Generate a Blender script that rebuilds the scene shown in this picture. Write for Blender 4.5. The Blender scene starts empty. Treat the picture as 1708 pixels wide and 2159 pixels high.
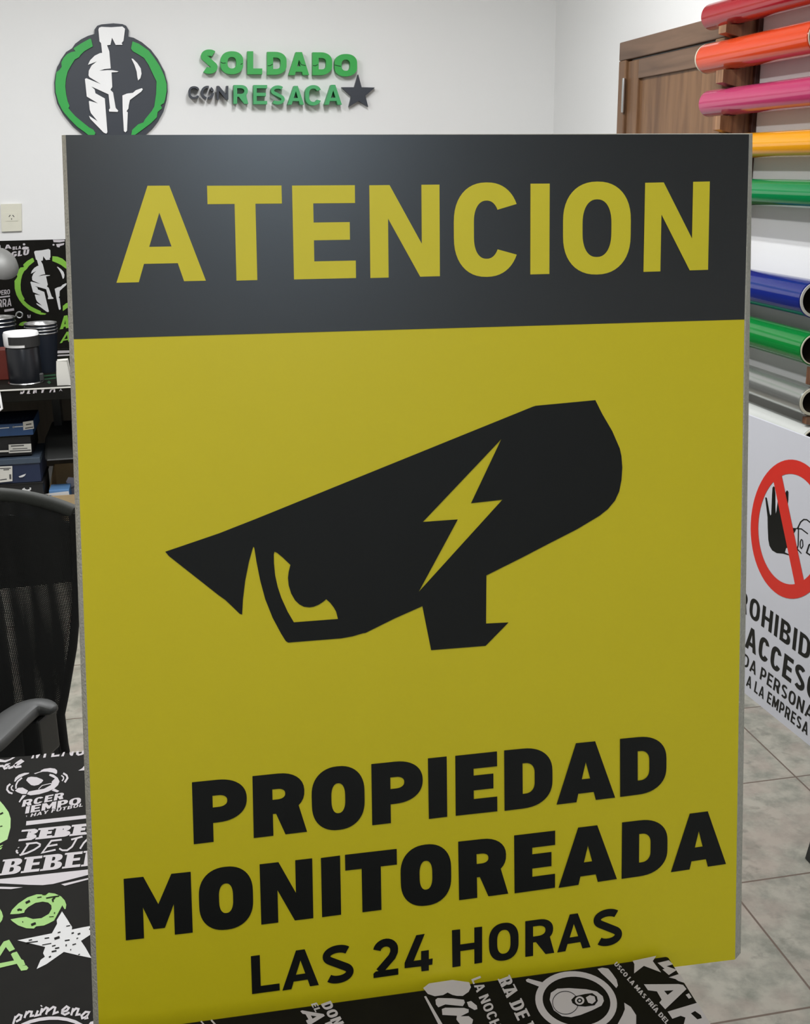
import bpy, bmesh, math, random
from mathutils import Vector, Matrix
from mathutils.geometry import tessellate_polygon
random.seed(7)
R = math.radians
SC = bpy.context.scene
COL = SC.collection

# ------------------------------------------------------------------ camera, light, exposure
W_PX, H_PX, F_PX = 1708.0, 2159.0, 2400.0
CAM = Vector((0.0, 0.0, 1.5))
PITCH, ROLL, YAW = R(16.98121162), R(-0.86562213), R(11.43939699)
FW = Vector((math.sin(YAW)*math.cos(PITCH), math.cos(YAW)*math.cos(PITCH), -math.sin(PITCH)))
_r0 = Vector((math.cos(YAW), -math.sin(YAW), 0.0)); _u0 = _r0.cross(FW)
RT = _r0*math.cos(ROLL) + _u0*math.sin(ROLL)
UP = -_r0*math.sin(ROLL) + _u0*math.cos(ROLL)
cam_d = bpy.data.cameras.new('camera'); cam = bpy.data.objects.new('camera', cam_d); COL.objects.link(cam)
cam_d.sensor_fit = 'VERTICAL'; cam_d.sensor_height = 24.0; cam_d.lens = 24.0*F_PX/H_PX
cam_d.clip_start = 0.02; cam_d.clip_end = 60
M = Matrix((RT, UP, -FW)).transposed().to_4x4(); M.translation = CAM
cam.matrix_world = M
SC.camera = cam

SC.view_settings.view_transform = 'Standard'; SC.view_settings.look = 'None'
SC.view_settings.gamma = 1.0; SC.view_settings.use_curve_mapping = False
SC.view_settings.exposure = 0.0
wd = bpy.data.worlds.new('world'); SC.world = wd; wd.use_nodes = True
wd.node_tree.nodes['Background'].inputs[0].default_value = (0.75, 0.85, 1.0, 1)
wd.node_tree.nodes['Background'].inputs[1].default_value = 0.05
LAMP_W = 43.0            # watts of each ceiling fixture
LAMPS = [(-0.38, 0.30, .28), (-0.70, 3.25, .96), (0.58, 3.25, 1.04), (0.12, -0.95, .23)]  # last entry: unseen cool lamp added to give the black header a bluish sheen
X_LEFT, X_RIGHT, Y_BACK, Y_REAR, CEIL = -2.6, 1.76, 5.18, -1.6, 2.75

# ------------------------------------------------------------------ pixel <-> place
def ray(px, py):
    return RT*((px-W_PX/2)/F_PX) - UP*((py-(H_PX)/2)/F_PX) + FW
def hit(px, py, P, N):
    d = ray(px, py); return CAM + d*((P-CAM).dot(N)/d.dot(N))
def at_z(px, py, z): return hit(px, py, Vector((0,0,z)), Vector((0,0,1)))
def at_y(px, py, y): return hit(px, py, Vector((0,y,0)), Vector((0,1,0)))
def at_x(px, py, x): return hit(px, py, Vector((x,0,0)), Vector((1,0,0)))
def proj(p):
    q = p-CAM; w = q.dot(FW); return (W_PX/2+F_PX*q.dot(RT)/w, H_PX/2-F_PX*q.dot(UP)/w)
class Crop:                                     # reads points off an enlarged view of the photograph
    def __init__(s, ox, oy, k): s.o = (ox, oy); s.k = k
    def __call__(s, *pts): return [(s.o[0]+x/s.k, s.o[1]+y/s.k) for x, y in pts]

# ------------------------------------------------------------------ materials
def lin(c): return tuple(((v/255)/12.92 if v/255 <= .04045 else ((v/255+.055)/1.055)**2.4) for v in c)
MATS = {}
def mat(name, rgb, rough=.5, metal=0.0, var=.04, scale=40.0, bump=0.0, bscale=200.0, coat=0.0, spec=.5):
    if name in MATS: return MATS[name]
    m = bpy.data.materials.new(name); m.use_nodes = True; nt = m.node_tree; N = nt.nodes; L = nt.links
    b = N['Principled BSDF']; b.inputs['Roughness'].default_value = rough; b.inputs['Metallic'].default_value = metal
    b.inputs['Coat Weight'].default_value = coat; b.inputs['Specular IOR Level'].default_value = spec
    tc = N.new('ShaderNodeTexCoord'); nz = N.new('ShaderNodeTexNoise'); nz.inputs['Scale'].default_value = scale; nz.inputs['Detail'].default_value = 4
    L.new(tc.outputs['Object'], nz.inputs['Vector'])
    mx = N.new('ShaderNodeMix'); mx.data_type = 'RGBA'; c = lin(rgb)
    mx.inputs[6].default_value = tuple(v*(1-var) for v in c)+(1,); mx.inputs[7].default_value = tuple(min(1, v*(1+var)) for v in c)+(1,)
    L.new(nz.outputs['Fac'], mx.inputs[0]); L.new(mx.outputs[2], b.inputs['Base Color'])
    if bump:
        n2 = N.new('ShaderNodeTexNoise'); n2.inputs['Scale'].default_value = bscale; n2.inputs['Detail'].default_value = 3
        L.new(tc.outputs['Object'], n2.inputs['Vector'])
        bp = N.new('ShaderNodeBump'); bp.inputs['Strength'].default_value = bump; bp.inputs['Distance'].default_value = .002
        L.new(n2.outputs['Fac'], bp.inputs['Height']); L.new(bp.outputs['Normal'], b.inputs['Normal'])
    MATS[name] = m; return m
def wood(name, dark, light, axis='Z', scale=1.0, rough=.45):
    m = bpy.data.materials.new(name); m.use_nodes = True; nt = m.node_tree; N = nt.nodes; L = nt.links
    b = N['Principled BSDF']; b.inputs['Roughness'].default_value = rough
    tc = N.new('ShaderNodeTexCoord'); mp = N.new('ShaderNodeMapping'); L.new(tc.outputs['Object'], mp.inputs['Vector'])
    s = [14*scale]*3; s['XYZ'.index(axis)] = 1.3*scale; mp.inputs['Scale'].default_value = s
    nz = N.new('ShaderNodeTexNoise'); nz.inputs['Scale'].default_value = 1.6; nz.inputs['Detail'].default_value = 7; nz.inputs['Distortion'].default_value = .6
    L.new(mp.outputs['Vector'], nz.inputs['Vector'])
    cr = N.new('ShaderNodeValToRGB'); e = cr.color_ramp.elements
    e[0].position = .32; e[0].color = lin(dark)+(1,); e[1].position = .68; e[1].color = lin(light)+(1,)
    L.new(nz.outputs['Fac'], cr.inputs[0]); L.new(cr.outputs[0], b.inputs['Base Color'])
    MATS[name] = m; return m
def floor_mat(ox, oy, sz, ang):
    m = bpy.data.materials.new('marbled_floor_tile'); m.use_nodes = True; nt = m.node_tree; N = nt.nodes; L = nt.links
    b = N['Principled BSDF']; b.inputs['Roughness'].default_value = .32
    tc = N.new('ShaderNodeTexCoord')
    n1 = N.new('ShaderNodeTexNoise'); n1.inputs['Scale'].default_value = 17; n1.inputs['Detail'].default_value = 6; n1.inputs['Roughness'].default_value = .62; n1.inputs['Distortion'].default_value = .0
    n2 = N.new('ShaderNodeTexNoise'); n2.inputs['Scale'].default_value = 11; n2.inputs['Detail'].default_value = 3
    n3 = N.new('ShaderNodeTexNoise'); n3.inputs['Scale'].default_value = 26; n3.inputs['Detail'].default_value = 5; n3.inputs['Distortion'].default_value = .3
    mp = N.new('ShaderNodeMapping'); mp.inputs['Location'].default_value = (3.1, 7.7, 0)
    L.new(tc.outputs['Object'], mp.inputs['Vector'])
    L.new(tc.outputs['Object'], n1.inputs['Vector']); L.new(mp.outputs[0], n2.inputs['Vector']); L.new(mp.outputs[0], n3.inputs['Vector'])
    cr = N.new('ShaderNodeValToRGB'); e = cr.color_ramp.elements
    e[0].position = .34; e[0].color = lin((128,129,118))+(1,); e[1].position = .60; e[1].color = lin((166,162,150))+(1,)
    L.new(n1.outputs['Fac'], cr.inputs[0])
    c2 = N.new('ShaderNodeValToRGB'); e = c2.color_ramp.elements; e[0].position = .46; e[0].color = (0,0,0,1); e[1].position = .64; e[1].color = (.45,.45,.45,1)
    L.new(n2.outputs['Fac'], c2.inputs[0])
    mx = N.new('ShaderNodeMix'); mx.data_type = 'RGBA'; mx.inputs[7].default_value = lin((162,147,137))+(1,)
    L.new(c2.outputs[0], mx.inputs[0]); L.new(cr.outputs[0], mx.inputs[6])
    c3 = N.new('ShaderNodeValToRGB'); e = c3.color_ramp.elements; e[0].position = .60; e[0].color = (0,0,0,1); e[1].position = .72; e[1].color = (.55,.55,.55,1)
    L.new(n3.outputs['Fac'], c3.inputs[0])
    m2 = N.new('ShaderNodeMix'); m2.data_type = 'RGBA'; m2.inputs[7].default_value = lin((108,109,99))+(1,)
    L.new(c3.outputs[0], m2.inputs[0]); L.new(mx.outputs[2], m2.inputs[6])
    # grout grid
    mg = N.new('ShaderNodeMapping'); mg.vector_type = 'TEXTURE'; mg.inputs['Location'].default_value = (ox, oy, 0); mg.inputs['Rotation'].default_value = (0,0,ang); mg.inputs['Scale'].default_value = (sz, sz, 1)
    L.new(tc.outputs['Object'], mg.inputs['Vector'])
    sx = N.new('ShaderNodeSeparateXYZ'); L.new(mg.outputs[0], sx.inputs[0])
    outs = []
    for k in (0, 1):
        fr = N.new('ShaderNodeMath'); fr.operation = 'FRACT'; L.new(sx.outputs[k], fr.inputs[0])
        pp = N.new('ShaderNodeMath'); pp.operation = 'PINGPONG'; pp.inputs[1].default_value = .5; L.new(fr.outputs[0], pp.inputs[0])
        lt = N.new('ShaderNodeMath'); lt.operation = 'LESS_THAN'; lt.inputs[1].default_value = .0062; L.new(pp.outputs[0], lt.inputs[0]); outs.append(lt)
    mxm = N.new('ShaderNodeMath'); mxm.operation = 'MAXIMUM'; L.new(outs[0].outputs[0], mxm.inputs[0]); L.new(outs[1].outputs[0], mxm.inputs[1])
    m3 = N.new('ShaderNodeMix'); m3.data_type = 'RGBA'; m3.inputs[7].default_value = lin((104,90,80))+(1,)
    L.new(mxm.outputs[0], m3.inputs[0]); L.new(m2.outputs[2], m3.inputs[6]); L.new(m3.outputs[2], b.inputs['Base Color'])
    return m
def mesh_fabric():
    m = bpy.data.materials.new('black_mesh_fabric'); m.use_nodes = True; nt = m.node_tree; N = nt.nodes; L = nt.links
    b = N['Principled BSDF']; b.inputs['Base Color'].default_value = lin((26,27,26))+(1,); b.inputs['Roughness'].default_value = .8
    tc = N.new('ShaderNodeTexCoord'); mp = N.new('ShaderNodeMapping'); L.new(tc.outputs['UV'], mp.inputs[0])
    sx = N.new('ShaderNodeSeparateXYZ'); L.new(mp.outputs[0], sx.inputs[0])
    res = []
    for k, rate in ((0, 1500.0), (1, 1250.0)):
        mu = N.new('ShaderNodeMath'); mu.operation = 'MULTIPLY'; mu.inputs[1].default_value = rate; L.new(sx.outputs[k], mu.inputs[0])
        si = N.new('ShaderNodeMath'); si.operation = 'SINE'; L.new(mu.outputs[0], si.inputs[0]); res.append(si)
    pr = N.new('ShaderNodeMath'); pr.operation = 'MULTIPLY'; L.new(res[0].outputs[0], pr.inputs[0]); L.new(res[1].outputs[0], pr.inputs[1])
    gt = N.new('ShaderNodeMath'); gt.operation = 'GREATER_THAN'; L.new(pr.outputs[0], gt.inputs[0])
    mpn = N.new('ShaderNodeMapping'); mpn.inputs['Scale'].default_value = (34, 1, 1.6); nzn = N.new('ShaderNodeTexNoise'); nzn.inputs['Scale'].default_value = 1; nzn.inputs['Detail'].default_value = 2
    L.new(tc.outputs['Object'], mpn.inputs[0]); L.new(mpn.outputs[0], nzn.inputs['Vector'])
    mr = N.new('ShaderNodeMapRange'); mr.inputs['From Min'].default_value = .38; mr.inputs['From Max'].default_value = .62; mr.inputs['To Min'].default_value = .26; mr.inputs['To Max'].default_value = .62
    L.new(nzn.outputs['Fac'], mr.inputs['Value']); L.new(mr.outputs['Result'], gt.inputs[1])
    tr = N.new('ShaderNodeBsdfTransparent'); mx = N.new('ShaderNodeMixShader'); out = N['Material Output']
    L.new(gt.outputs[0], mx.inputs[0]); L.new(b.outputs[0], mx.inputs[1]); L.new(tr.outputs[0], mx.inputs[2]); L.new(mx.outputs[0], out.inputs[0])
    MATS['mesh'] = m; return m
def emis(name, rgb, s):
    m = bpy.data.materials.new(name); m.use_nodes = True; b = m.node_tree.nodes['Principled BSDF']
    b.inputs['Base Color'].default_value = (.8,.8,.8,1); b.inputs['Emission Color'].default_value = lin(rgb)+(1,); b.inputs['Emission Strength'].default_value = s; return m

# ------------------------------------------------------------------ objects
ORG = {}
def thing(name, label, cat, loc, group=None, kind=None):
    o = bpy.data.objects.new(name, None); COL.objects.link(o); o.empty_display_size = .05; o.location = loc
    ORG[o.name] = Vector(loc); tag(o, label, cat, group, kind); return o
def tag(o, label=None, cat=None, group=None, kind=None):
    if label: o['label'] = label
    if cat: o['category'] = cat
    if group: o['group'] = group
    if kind: o['kind'] = kind
    return o
def build(name, verts, faces, m, parent=None, smooth=False, uv=None):
    verts = [Vector(v) for v in verts]
    if parent is not None: o0 = ORG[parent.name]
    else:
        xs, ys, zs = zip(*verts); o0 = Vector(((min(xs)+max(xs))/2, (min(ys)+max(ys))/2, min(zs)))
    me = bpy.data.meshes.new(name); me.from_pydata([v-o0 for v in verts], [], faces)
    me.validate(); me.update()
    ob = bpy.data.objects.new(name, me); COL.objects.link(ob)
    if m is not None: me.materials.append(m)
    if smooth:
        for p in me.polygons: p.use_smooth = True
        try: me.set_sharp_from_angle(angle=R(40))
        except Exception: pass
    if uv is not None:
        ul = me.uv_layers.new(name='UVMap')
        for lp in me.loops: ul.data[lp.index].uv = uv[lp.vertex_index]
    if parent is None: ob.location = o0
    else: ob.parent = parent
    ORG[ob.name] = o0
    return ob
def recalc(ob):
    bm = bmesh.new(); bm.from_mesh(ob.data); bmesh.ops.recalc_face_normals(bm, faces=bm.faces); bm.to_mesh(ob.data); bm.free(); return ob
class MB:
    def __init__(s): s.v = []; s.f = []
    def hexa(s, pts):                                   # 8 corners: bottom 4 ccw, top 4 ccw
        n = len(s.v); s.v += [Vector(p) for p in pts]
        s.f += [(n+3,n+2,n+1,n), (n+4,n+5,n+6,n+7), (n,n+1,n+5,n+4), (n+1,n+2,n+6,n+5), (n+2,n+3,n+7,n+6), (n+3,n,n+4,n+7)]; return s
    def box(s, a, b):
        (x0,y0,z0),(x1,y1,z1) = a, b
        return s.hexa([(x0,y0,z0),(x1,y0,z0),(x1,y1,z0),(x0,y1,z0),(x0,y0,z1),(x1,y0,z1),(x1,y1,z1),(x0,y1,z1)])
    def obox(s, c, ex, ey, ez):                         # centre of base, half axes ex, ey; full ez
        c, ex, ey, ez = Vector(c), Vector(ex), Vector(ey), Vector(ez)
        lo = [c-ex-ey, c+ex-ey, c+ex+ey, c-ex+ey]; return s.hexa(lo+[p+ez for p in lo])
    def lathe(s, prof, c, ax=(0,0,1), n=32, cap=True):  # prof: (radius, height along ax)
        c, ax = Vector(c), Vector(ax).normalized()
        u = ax.orthogonal().normalized(); w = ax.cross(u); base = len(s.v)
        for r, h in prof:
            for i in range(n):
                t = 2*math.pi*i/n; s.v.append(c+ax*h+(u*math.cos(t)+w*math.sin(t))*r)
        for k in range(len(prof)-1):
            for i in range(n):
                j = (i+1) % n; a = base+k*n
                s.f.append((a+i, a+j, a+n+j, a+n+i))
        if cap:
            if prof[0][0] > 1e-6: s.f.append(tuple(base+i for i in reversed(range(n))))
            if prof[-1][0] > 1e-6: s.f.append(tuple(base+(len(prof)-1)*n+i for i in range(n)))
        return s
    def tube(s, pts, r, n=10):
        pts = [Vector(p) for p in pts]; base = len(s.v); prev = None
        for i, p in enumerate(pts):
            t = (pts[min(i+1, len(pts)-1)]-pts[max(i-1, 0)]).normalized()
            u = t.orthogonal().normalized() if prev is None else (prev-t*prev.dot(t)).normalized()
            prev = u; w = t.cross(u); rr = r[i] if isinstance(r, (list, tuple)) else r
            for k in range(n):
                a = 2*math.pi*k/n; s.v.append(p+(u*math.cos(a)+w*math.sin(a))*rr)
        for i in range(len(pts)-1):
            for k in range(n):
                j = (k+1) % n; a = base+i*n; s.f.append((a+k, a+j, a+n+j, a+n+k))
        s.f.append(tuple(base+k for k in reversed(range(n)))); s.f.append(tuple(base+(len(pts)-1)*n+k for k in range(n)))
        return s
    def prism(s, poly, f0, f1):                         # poly 2d, mappers to the two end faces
        n = len(s.v); k = len(poly); s.v += [Vector(f0(*p)) for p in poly]+[Vector(f1(*p)) for p in poly]
        for t in tessellate_polygon([[Vector((x, y, 0)) for x, y in poly]]):
            s.f.append((n+t[0], n+t[1], n+t[2])); s.f.append((n+k+t[2], n+k+t[1], n+k+t[0]))
        for i in range(k):
            j = (i+1) % k; s.f.append((n+i, n+j, n+k+j, n+k+i))
        return s
    def build(s, name, m, parent=None, smooth=False, bevel=0.0):
        ob = build(name, s.v, s.f, m, parent, smooth)
        bm = bmesh.new(); bm.from_mesh(ob.data)
        if bevel:
            bmesh.ops.remove_doubles(bm, verts=bm.verts, dist=1e-6)
            es = [e for e in bm.edges if len(e.link_faces) == 2 and e.calc_face_angle(0) > R(30)]
            bmesh.ops.bevel(bm, geom=es, offset=bevel, segments=2, affect='EDGES', profile=.5)
        bmesh.ops.recalc_face_normals(bm, faces=bm.faces); bm.to_mesh(ob.data); bm.free()
        return ob

# ------------------------------------------------------------------ flat art: letters and shapes traced onto a plane
def arc(cx, cy, rx, ry, a0, a1, n=12, e=2.25):
    o = []
    for i in range(n+1):
        t = R(a0+(a1-a0)*i/n); c, s_ = math.cos(t), math.sin(t)
        o.append((cx+rx*math.copysign(abs(c)**(2/e), c), cy+ry*math.copysign(abs(s_)**(2/e), s_)))
    return o
def rr(x0, y0, x1, y1, rx, ry, corners='ABCD', e=2.25):     # A bottom-left, B bottom-right, C top-right, D top-left
    o = []
    o += arc(x1-rx, y0+ry, rx, ry, -90, 0, e=e) if 'B' in corners else [(x1, y0)]
    o += arc(x1-rx, y1-ry, rx, ry, 0, 90, e=e) if 'C' in corners else [(x1, y1)]
    o += arc(x0+rx, y1-ry, rx, ry, 90, 180, e=e) if 'D' in corners else [(x0, y1)]
    o += arc(x0+rx, y0+ry, rx, ry, 180, 270, e=e) if 'A' in corners else [(x0, y0)]
    return o
def ribbon(pts, w, closed=False):                           # outline strip of a stroke: (verts, quads)
    n = len(pts); L_, R_ = [], []
    ws = w if isinstance(w, (list, tuple)) else [w]*n
    for i in range(n):
        p = Vector(pts[i]).to_2d() if len(pts[i]) > 2 else Vector(pts[i])
        a = Vector(pts[i-1]) if (i > 0 or closed) else None; c = Vector(pts[(i+1) % n]) if (i < n-1 or closed) else None
        d1 = (p-a).normalized() if a is not None and (p-a).length > 1e-9 else None
        d2 = (c-p).normalized() if c is not None and (c-p).length > 1e-9 else None
        d1 = d1 or d2; d2 = d2 or d1
        t = (d1+d2); t = t.normalized() if t.length > 1e-6 else d1
        nn = Vector((-t.y, t.x)); k = 1/max(.45, nn.dot(Vector((-d1.y, d1.x)))); h = ws[i]/2*k
        L_.append(tuple(p+nn*h)); R_.append(tuple(p-nn*h))
    v = L_+R_; f = [(i, (i+1) % n, n+(i+1) % n, n+i) for i in range(n if closed else n-1)]
    return v, f
def strip_outline(pts, w):
    v, f = ribbon(pts, w); n = len(pts); return v[:n]+v[n:][::-1]
CW = dict(I=.0, L=.50, T=.60, E=.54, F=.52, A=.72, N=.68, H=.68, M=.82, O=.68, C=.62, D=.66, P=.60, R=.64, B=.64, S=.60, U=.66, J=.48, G=.66, V=.70, K=.66, Y=.68, X=.66)
CW['2'] = .58; CW['4'] = .62; CW['Í'] = 0; CW['!'] = 0; CW['3'] = .58
def glyph(ch, w, s, b):
    """shapes of one capital, height 1, width w, stem s, bar b; each shape = [outline, hole, ...]"""
    ry = .42; rx = w/2
    if ch in 'IÍ': return [[[(0,0),(w,0),(w,1),(0,1)]]] + ([[[(0,1.08),(w,1.08),(w*2.2,1.3),(w*1.2,1.3)]]] if ch == 'Í' else [])
    if ch == '!': return [[[(0,.3),(w,.3),(w*1.1,1),(-w*.1,1)]], [[(0,0),(w,0),(w,.2),(0,.2)]]]
    if ch == 'L': return [[[(0,0),(w,0),(w,b),(s,b),(s,1),(0,1)]]]
    if ch == 'T': x0 = (w-s)/2; return [[[(x0,0),(x0+s,0),(x0+s,1-b),(w,1-b),(w,1),(0,1),(0,1-b),(x0,1-b)]]]
    if ch == 'E': m0 = .5-b*.44; m1 = m0+b; return [[[(0,0),(w,0),(w,b),(s,b),(s,m0),(w*.91,m0),(w*.91,m1),(s,m1),(s,1-b),(w,1-b),(w,1),(0,1)]]]
    if ch == 'F': return [[[(0,0),(s,0),(s,.42),(w*.9,.42),(w*.9,.42+b),(s,.42+b),(s,1-b),(w,1-b),(w,1),(0,1)]]]
    if ch == 'H': m0 = .5-b*.5; return [[[(0,0),(s,0),(s,m0),(w-s,m0),(w-s,0),(w,0),(w,1),(w-s,1),(w-s,m0+b),(s,m0+b),(s,1),(0,1)]]]
    if ch == 'N': e_ = s*1.08; a = 1-(1-.0)*((w-s-e_)/(w-e_))*1.0 if False else None
    if ch == 'N':
        e_ = s*1.10; a = .36 if s/w < .31 else .46
        return [[[(0,0),(s,0),(s,1-a),(w-e_,0),(w,0),(w,1),(w-s,1),(w-s,a),(e_,1),(0,1)]]]
    if ch == 'M':
        e_ = s*1.08; c = w/2; return [[[(0,0),(s,0),(s,.50),(c-w*.085,.13),(c+w*.085,.13),(w-s,.50),(w-s,0),(w,0),(w,1),(w-e_,1),(c,.53),(e_,1),(0,1)]]]
    if ch == 'A':
        q = s*1.0; tw = s*.98; xl = (w-tw)/2; xr = xl+tw
        k = xl                                   # slope: outer leg runs (0,0)->(xl,1)
        yb = .19 if s/w < .30 else .14; yt = yb+b*.95
        # inner legs: from (q,0) with the steeper run to the apex
        ya = .72 if s/w < .30 else .66
        xi = lambda y: q+(w/2-q)*y/ya*1.0
        return [[[(0,0),(q,0),(xi(yb)*.96+.04*q,yb),(w-xi(yb)*.96-.04*q,yb),(w-q,0),(w,0),(xr,1),(xl,1)],
                 [(xi(yt),yt),(w-xi(yt),yt),(w/2,ya)]]]
    if ch == 'V':
        q = s*1.05; return [[[(0,1),(q,1),(w/2,.32),(w-q,1),(w,1),(w/2+s*.5,0),(w/2-s*.5,0)]]]
    if ch == 'Y': c = w/2; return [[[(c-s/2,0),(c+s/2,0),(c+s/2,.4),(w,1),(w-s*1.15,1),(c,.58),(s*1.15,1),(0,1),(c-s/2,.4)]]]
    if ch == 'K': return [[[(0,0),(s,0),(s,.34),(s*1.5,.44),(w-s*1.15,0),(w,0),(s*2.1,.60),(w-s*.1,1),(w-s*1.2,1),(s,.56),(s,1),(0,1)]]]
    if ch == 'X': return [[[(0,0),(s*1.15,0),(w/2,.38),(w-s*1.15,0),(w,0),(w/2+s*.62,.51),(w,1),(w-s*1.15,1),(w/2,.64),(s*1.15,1),(0,1),(w/2-s*.62,.51)]]]
    if ch == 'O': return [[rr(0,0,w,1,rx,ry), rr(s,b,w-s,1-b,max(.02,rx-s)*.98,max(.05,min(ry-b*.85,.32)))]]
    if ch == 'D':
        rx = w*.62; return [[rr(0,0,w,1,rx,ry,'BC'), rr(s,b,w-s,1-b,max(.03,rx-s)*.8,max(.06,ry-b),'BC')]]
    if ch in 'PR':
        yb = .31 if b > .21 else .33
        if ch == 'P':
            o = [(0,0),(s,0),(s,yb)] + rr(s,yb,w,1,w*.55,(1-yb)/2,'BC')[:26] + [(0,1)]
            return [[o, rr(s,yb+b,w-s,1-b,(w-2*s)*.62,(1-yb-2*b)/2*.96,'BC')]]
        w2 = w*.97; yb = yb+.04
        top = arc(w2-w*.5,1-(1-yb)/2,w*.5,(1-yb)/2,-42,90)
        o = [(0,0),(s,0),(s,yb),(s+(w-2*s)*.22,yb),(w-s*1.12,0),(w,0)] + top + [(0,1)]
        return [[o, rr(s,yb+b*.92,w2-s,1-b,max(.03,(w2-2*s))*.62,(1-yb-1.92*b)/2*.96,'BC')]]
    if ch == 'B':
        m = .52; w2 = w*.95
        o = arc(w-w*.42,m/2,w*.42,m/2,-90,72)+arc(w2-w*.38,m+(1-m)/2,w*.38,(1-m)/2,-72,90)+[(0,1),(0,0)]
        return [[o, rr(s,b,w-s,m-b*.45,(w-2*s)*.55,max(.02,(m-1.45*b)/2*.95),'BC'), rr(s,m+b*.45,w2-s,1-b,max(.02,(w2-2*s)*.55),max(.02,(1-m-1.45*b)/2*.95),'BC')]]
    if ch in 'CG':
        ro = arc(rx,1-ry,rx,ry,24,90,10)+arc(rx,1-ry,rx,ry,90,180,12)+arc(rx,ry,rx,ry,180,270,12)+arc(rx,ry,rx,ry,270,336,10)
        ix, iy = max(.03,rx-s), max(.06,ry-b)
        ri = arc(rx,1-b-iy,ix,iy,32,90,10)+arc(rx,1-b-iy,ix,iy,90,180,12)+arc(rx,b+iy,ix,iy,180,270,12)+arc(rx,b+iy,ix,iy,270,328,10)
        g_ = [[ro+ri[::-1]]]
        if ch == 'G': g_ += [[[(w*.52,.5-b),(w,.5-b),(w,.5),(w*.52,.5)]], [[(w-s,.14),(w,.14),(w,.5-b),(w-s,.5-b)]]]
        return g_
    if ch == 'U': return [[[(0,1)]+[(0,ry)]+arc(rx,ry,rx,ry,180,360,20)+[(w,1),(w-s,1)]+arc(rx,ry,rx-s,ry-b,360,180,20)+[(s,1)]]]
    if ch == 'J': return [[strip_outline([(w-s/2,1),(w-s/2,.32)]+arc(w/2-.02,.30,w/2-s/2+.02,.30-b/2,0,-150,10,2), s)]]
    if ch in 'S3':
        t = (s+b)/2; h = t/2; r = rx-h
        if ch == 'S':
            P = arc(rx,.735,r,.265-h,36,226,20,2.05)+arc(rx,.27,r,.27-h,46,-142,20,2.05)
        else:
            P = arc(rx,.74,r,.26-h,150,-80,14,2)+arc(rx,.27,r,.27-h,80,-150,14,2)
        return [[strip_outline(P, t)]]
    if ch == '2':
        h = s/2; P = arc(rx,.70,rx-h,.30-h,172,0,12,2)+[(w-h*1.05,.62),(w-h*1.6,.5),(s*.75,b*.9)]
        return [[strip_outline(P, s)], [[(0,0),(w,0),(w,b),(s*.3,b),(0,b*.7)]]]
    if ch == '4': return [[[(.37*w,1),(.66*w,1),(.30*w,.37),(.6*w,.37),(.6*w,.62),(.87*w,.62),(.87*w,.37),(w,.37),(w,.2),(.87*w,.2),(.87*w,0),(.6*w,0),(.6*w,.2),(0,.2),(0,.36)]]]
    return []
def slab(ch, w, s, b):                                     # add slab serifs
    g = glyph(ch, w, s, b); k = s*.35
    for (x, n) in ((0, 1),) + (((w, -1),) if ch in 'HMN' else ()):
        for y in (0, 1-b*.7): g.append([[(x-k, y), (x+s+k if n > 0 else x+k, y), (x+s+k if n > 0 else x+k, y+b*.7), (x-k, y+b*.7)]])
    return g
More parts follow.
